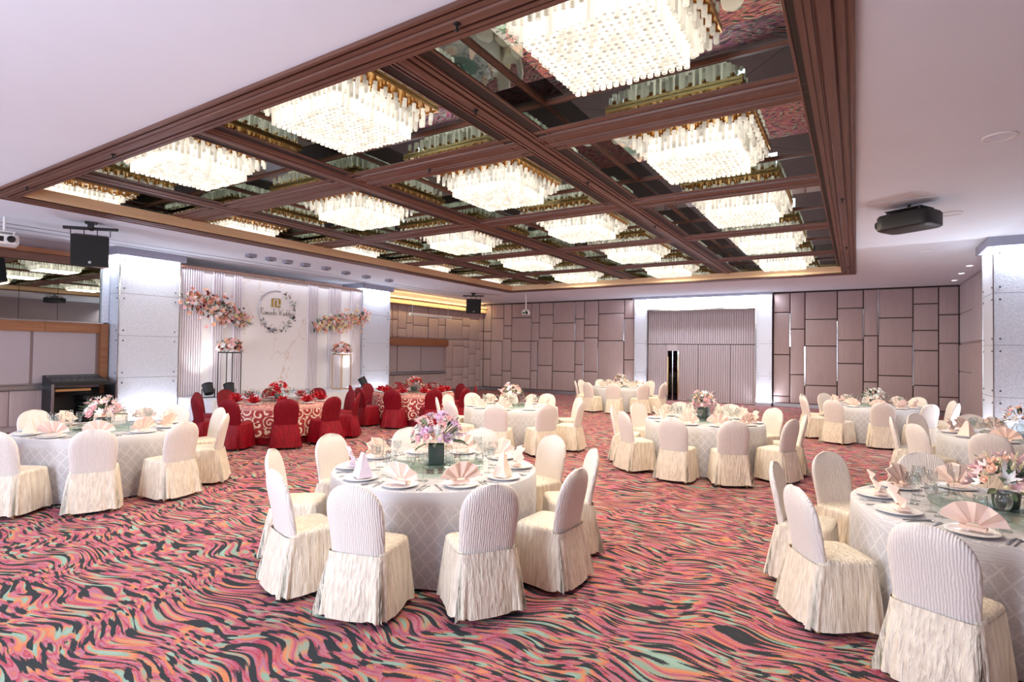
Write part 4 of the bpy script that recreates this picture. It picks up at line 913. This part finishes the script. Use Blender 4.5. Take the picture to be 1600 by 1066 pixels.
def ARR(kind):
    P_ = 'petal'
    return {'lilac': [('rose', 'lilac_petal', 1.1), ('rose', 'lilac_petal', 1), ('sprig', 'lilac_petal', 2.6), ('rose', 'pink_petal', .9), ('rose', 'white_petal', .8), ('sprig', 'pink_petal', 2.4)],
            'pink': [('rose', 'pink_petal', 1.1), ('lily', 'pink_petal', 1.1), ('lily', 'white_petal', 1.1), ('rose', 'peach_petal', .8), ('sprig', 'pink_petal', 2.2), ('rose', 'white_petal', 1)],
            'lily': [('lily', 'pink_petal', 1.3), ('lily', 'white_petal', 1.2), ('lily', 'pink_petal', 1.1), ('rose', 'peach_petal', .8), ('sprig', 'cream_petal', 2)],
            'white': [('rose', 'white_petal', 1), ('lily', 'white_petal', 1.1), ('rose', 'pink_petal', .7), ('sprig', 'white_petal', 2)],
            'red': [('rose', 'red_petal', 1.25), ('rose', 'red_petal', 1.1), ('rose', 'pink_petal', .9), ('sprig', 'pink_petal', 2.2), ('rose', 'coral_petal', .8)]}[kind]
def centrepiece(x, y, z, kind, seed, single, label, vase, n=34, s=1.0):
    r = empty('flower_centrepiece', (x, y, z), seed*.7, label, 'flowers', 'table centrepieces'); rnd = random.Random(seed)
    if vase == 'box':
        obj('vase', MB().loft([rrect(.075, -.075, .075, zz, 24, .12) for zz in (0, .17)]+[rrect(.068, -.068, .068, zz, 24, .12) for zz in (.17, .14)], True, True, True).mesh('vase', 'green_vase', True, 40), r); vh = .17
        obj('glass_block', MB().box(.085, .15, -.06, .06, 0, .15).mesh('glass_block', 'clear_glass'), r)
    elif vase == 'bowl':
        obj('vase', MB().lathe([(.05, 0), (.085, .03), (.1, .08), (.085, .13), (.07, .15), (.066, .15), (.08, .13), (.094, .08), (.0001, .02)], 20, True, False).mesh('vase', 'clear_glass', True), r); vh = .14
    else:
        obj('vase', MB().lathe([(.07, 0), (.075, .01), (.085, .1), (.08, .105), (.0001, .1)], 20, True, False).mesh('vase', 'green_vase', True), r); vh = .1
    plant_parts(r, scatter(.19*s, .19*s, .2*s, n, ARR(kind), rnd, .058*s)+greens(.22*s, .22*s, .17*s, int(n*.9), rnd, .12*s), Vector((0, 0, vh+.06)), single)
CLOTHS = [cloth(.94, .757, .015, 31+k, 13, .0, .018, 'lattice_linen', 'tablecloth') for k in range(3)]
RCLOTH = cloth(1.05, .757, .15, 41, 15, .02, .025, 'red_damask', 'tablecloth'); RUNDER = cloth(1.03, .75, .012, 42, 17, .0, .01, 'red_satin', 'undercloth')
TABLES = [
 ('the foreground lilac-flower table', (-3.36, 4.07), .1, 'lilac', 'box', False, 1, 1.47),
 ('the table beside the mixing desk', (-8.5, 3.4), 11, 'pink', 'low', False, 2, 1.42),
 ('the nearest right-edge table', (.9, 5.2), -3.6, 'lily', 'low', False, 3, 1.5),
 ('the table before the fluted doors', (-2.16, 9.55), 12.6, 'pink', 'box', False, 4, 1.49),
 ('the table behind the lilac-flower one', (-5.92, 9.5), 6, 'pink', 'bowl', False, 5, 1.47),
 ('the farthest table by the portal', (-6.65, 17.5), -5, 'pink', 'low', False, 6, 1.47),
 ('the far right white-flower table', (.33, 14.9), -16, 'white', 'low', False, 7, 1.52),
 ('the table before the right-hand column', (1.95, 10.3), -4.3, 'pink', 'bowl', False, 8, 1.55),
 ('the nearer red table', (-10.3, 7.3), 4.9, 'red', 'low', True, 9, 1.66),
 ('the farther red table', (-9.95, 11.1), 4.9, 'red', 'low', True, 10, 1.62)]
EXACT = {1: [-142, -105, -72, -35, -1, 35, 70, 108, 142, 179], 4: [-165, -131, -94, -61, -21, 10, 51, 84, 120, 155], 5: [-169, -125, -68, -33, 6, 48, 92, 125, 160, -215+360+50], 9: [-172, -140, -99, -66, -30, 3, 40, 74, 112, 150], 7: [-157, -121, -85, -52, -18, 14, 52, 90, 133, 168]}
EXACT[5] = [-172, -108, -68, -32, 6, 48, 88, 124, 158, -140]
for tn, (cx, cy), a0, fk, vase, red, idx, rt in TABLES:
    zt = .757; near = idx in (1, 2, 3); R = 1.05 if red else .94
    tb = empty('round_table', (cx, cy, 0), idx*.4, 'round banquet table hidden under its cloth, %s' % tn, 'table', 'round banquet tables')
    obj('tabletop', MB().lathe([(R-.03, .715), (R-.03, .745)], 40).mesh('tabletop', 'wood_leg'), tb)
    obj('pedestal', MB().lathe([(.3, 0), (.3, .03), (.06, .06), (.06, .68), (.3, .7), (.3, .715)], 20).mesh('pedestal', 'dark_metal', True, 40), tb)
    if red:
        tc = tag(obj('tablecloth', RCLOTH, None, (cx, cy, .001), (0, 0, idx)), 'red and cream scroll-patterned cloth over %s' % tn, 'tablecloth', 'scroll-patterned red tablecloths')
        obj('undercloth', RUNDER, tc)
    else:
        tag(obj('tablecloth', CLOTHS[idx % 3], None, (cx, cy, .001), (0, 0, idx*1.1)), 'pale grey lattice cloth draped to the floor over %s' % tn, 'tablecloth', 'grey lattice tablecloths')
    zt += .002
    ls = empty('lazy_susan', (cx, cy, zt), 0, 'round clear glass turntable on %s' % tn, 'turntable', 'glass turntables'); obj('turntable_base', SBASE, ls); obj('glass_plate', SUSAN, ls, (0, 0, .03))
    centrepiece(cx, cy, zt+.045, fk, idx, near, '%s flower centrepiece on %s' % ({'lilac': 'lilac and pink', 'pink': 'pink and white', 'lily': 'pink lily', 'white': 'white', 'red': 'red rose'}[fk], tn), vase, 38 if near else 30, 1.08 if idx == 1 else 1.0)
    angs = EXACT.get(idx) or [((a0+36*k+180) % 360)-180 for k in range(10)]
    names = seat_names(cx, cy, angs); rnd = random.Random(idx*13)
    for a, sn in zip(angs, names):
        ar = math.radians(a); ux, uy = math.cos(ar), math.sin(ar); tx, ty = -uy, ux; rz = ar+PI/2
        rc = (1.355 if red else 1.222)+rnd.uniform(0, .03); P0 = Vector((cx+ux*rc, cy+uy*rc, .5))
        if in_view(P0, 260) or in_view(P0+Vector((0, 0, .4)), 260):
            make_chair(P0.x, P0.y, rz+rnd.uniform(-.06, .06), red, '%s chair at the %s of %s' % ('red satin-covered' if red else 'cream satin-covered', sn, tn), 'red covered chairs' if red else 'cream covered chairs')
        rp = R-.17; pp = Vector((cx+ux*rp, cy+uy*rp, zt))
        if not in_view(pp, 160): continue
        tag(obj('plate', PLATE, None, pp), 'white dinner plate at the %s of %s' % (sn, tn), 'plate', 'dinner plates')
        if red: key = ('bloom', 'red_napkin'); nl = 'red folded napkin'
        else:
            lil = idx == 1 and sn in (B_[2], B_[3], A_[2], A_[3]); tent = rnd.random() < .15
            key = ('tent' if tent else 'fan', 'lilac_napkin' if lil else 'peach_napkin'); nl = ('lilac-white ' if lil else 'peach ')+('cone napkin' if tent else 'fan napkin')
        tag(obj('napkin', NAP[key], None, pp+Vector((-ux*.02, -uy*.02, .0235)), (0, 0, rz+rnd.uniform(-.35, .35)), 1.35), '%s at the %s of %s' % (nl, sn, tn), 'napkin', 'folded napkins')
        for q, (dr, dt, sc, wd) in enumerate(((R-.40, .10, 1.18, 'larger'), (R-.42, -.02, 1.0, 'smaller'))):
            gpt = Vector((cx+ux*dr+tx*dt, cy+uy*dr+ty*dt, zt)); lb = '%s wine glass at the %s of %s' % (wd, sn, tn)
            if near:
                g = empty('wine_glass', gpt, 0, lb, 'glass', 'wine glasses'); g.scale = (sc,)*3
                for nm, me in (('foot', g_foot), ('stem', g_stem), ('bowl', g_bowl)): obj(nm, me, g)
            else: tag(obj('wine_glass', GLASS, None, gpt, scale=sc), lb, 'glass', 'wine glasses')
        if near:
            for nm, me, dt in (('knife', KN, .185), ('spoon', SP, .215), ('fork', FK, -.19)):
                q = Vector((cx+ux*rp+tx*dt, cy+uy*rp+ty*dt, zt+.001)); tag(obj(nm, me, None, q, (0, 0, rz)), 'steel %s at the %s of %s' % (nm, sn, tn), 'cutlery', 'table cutlery')
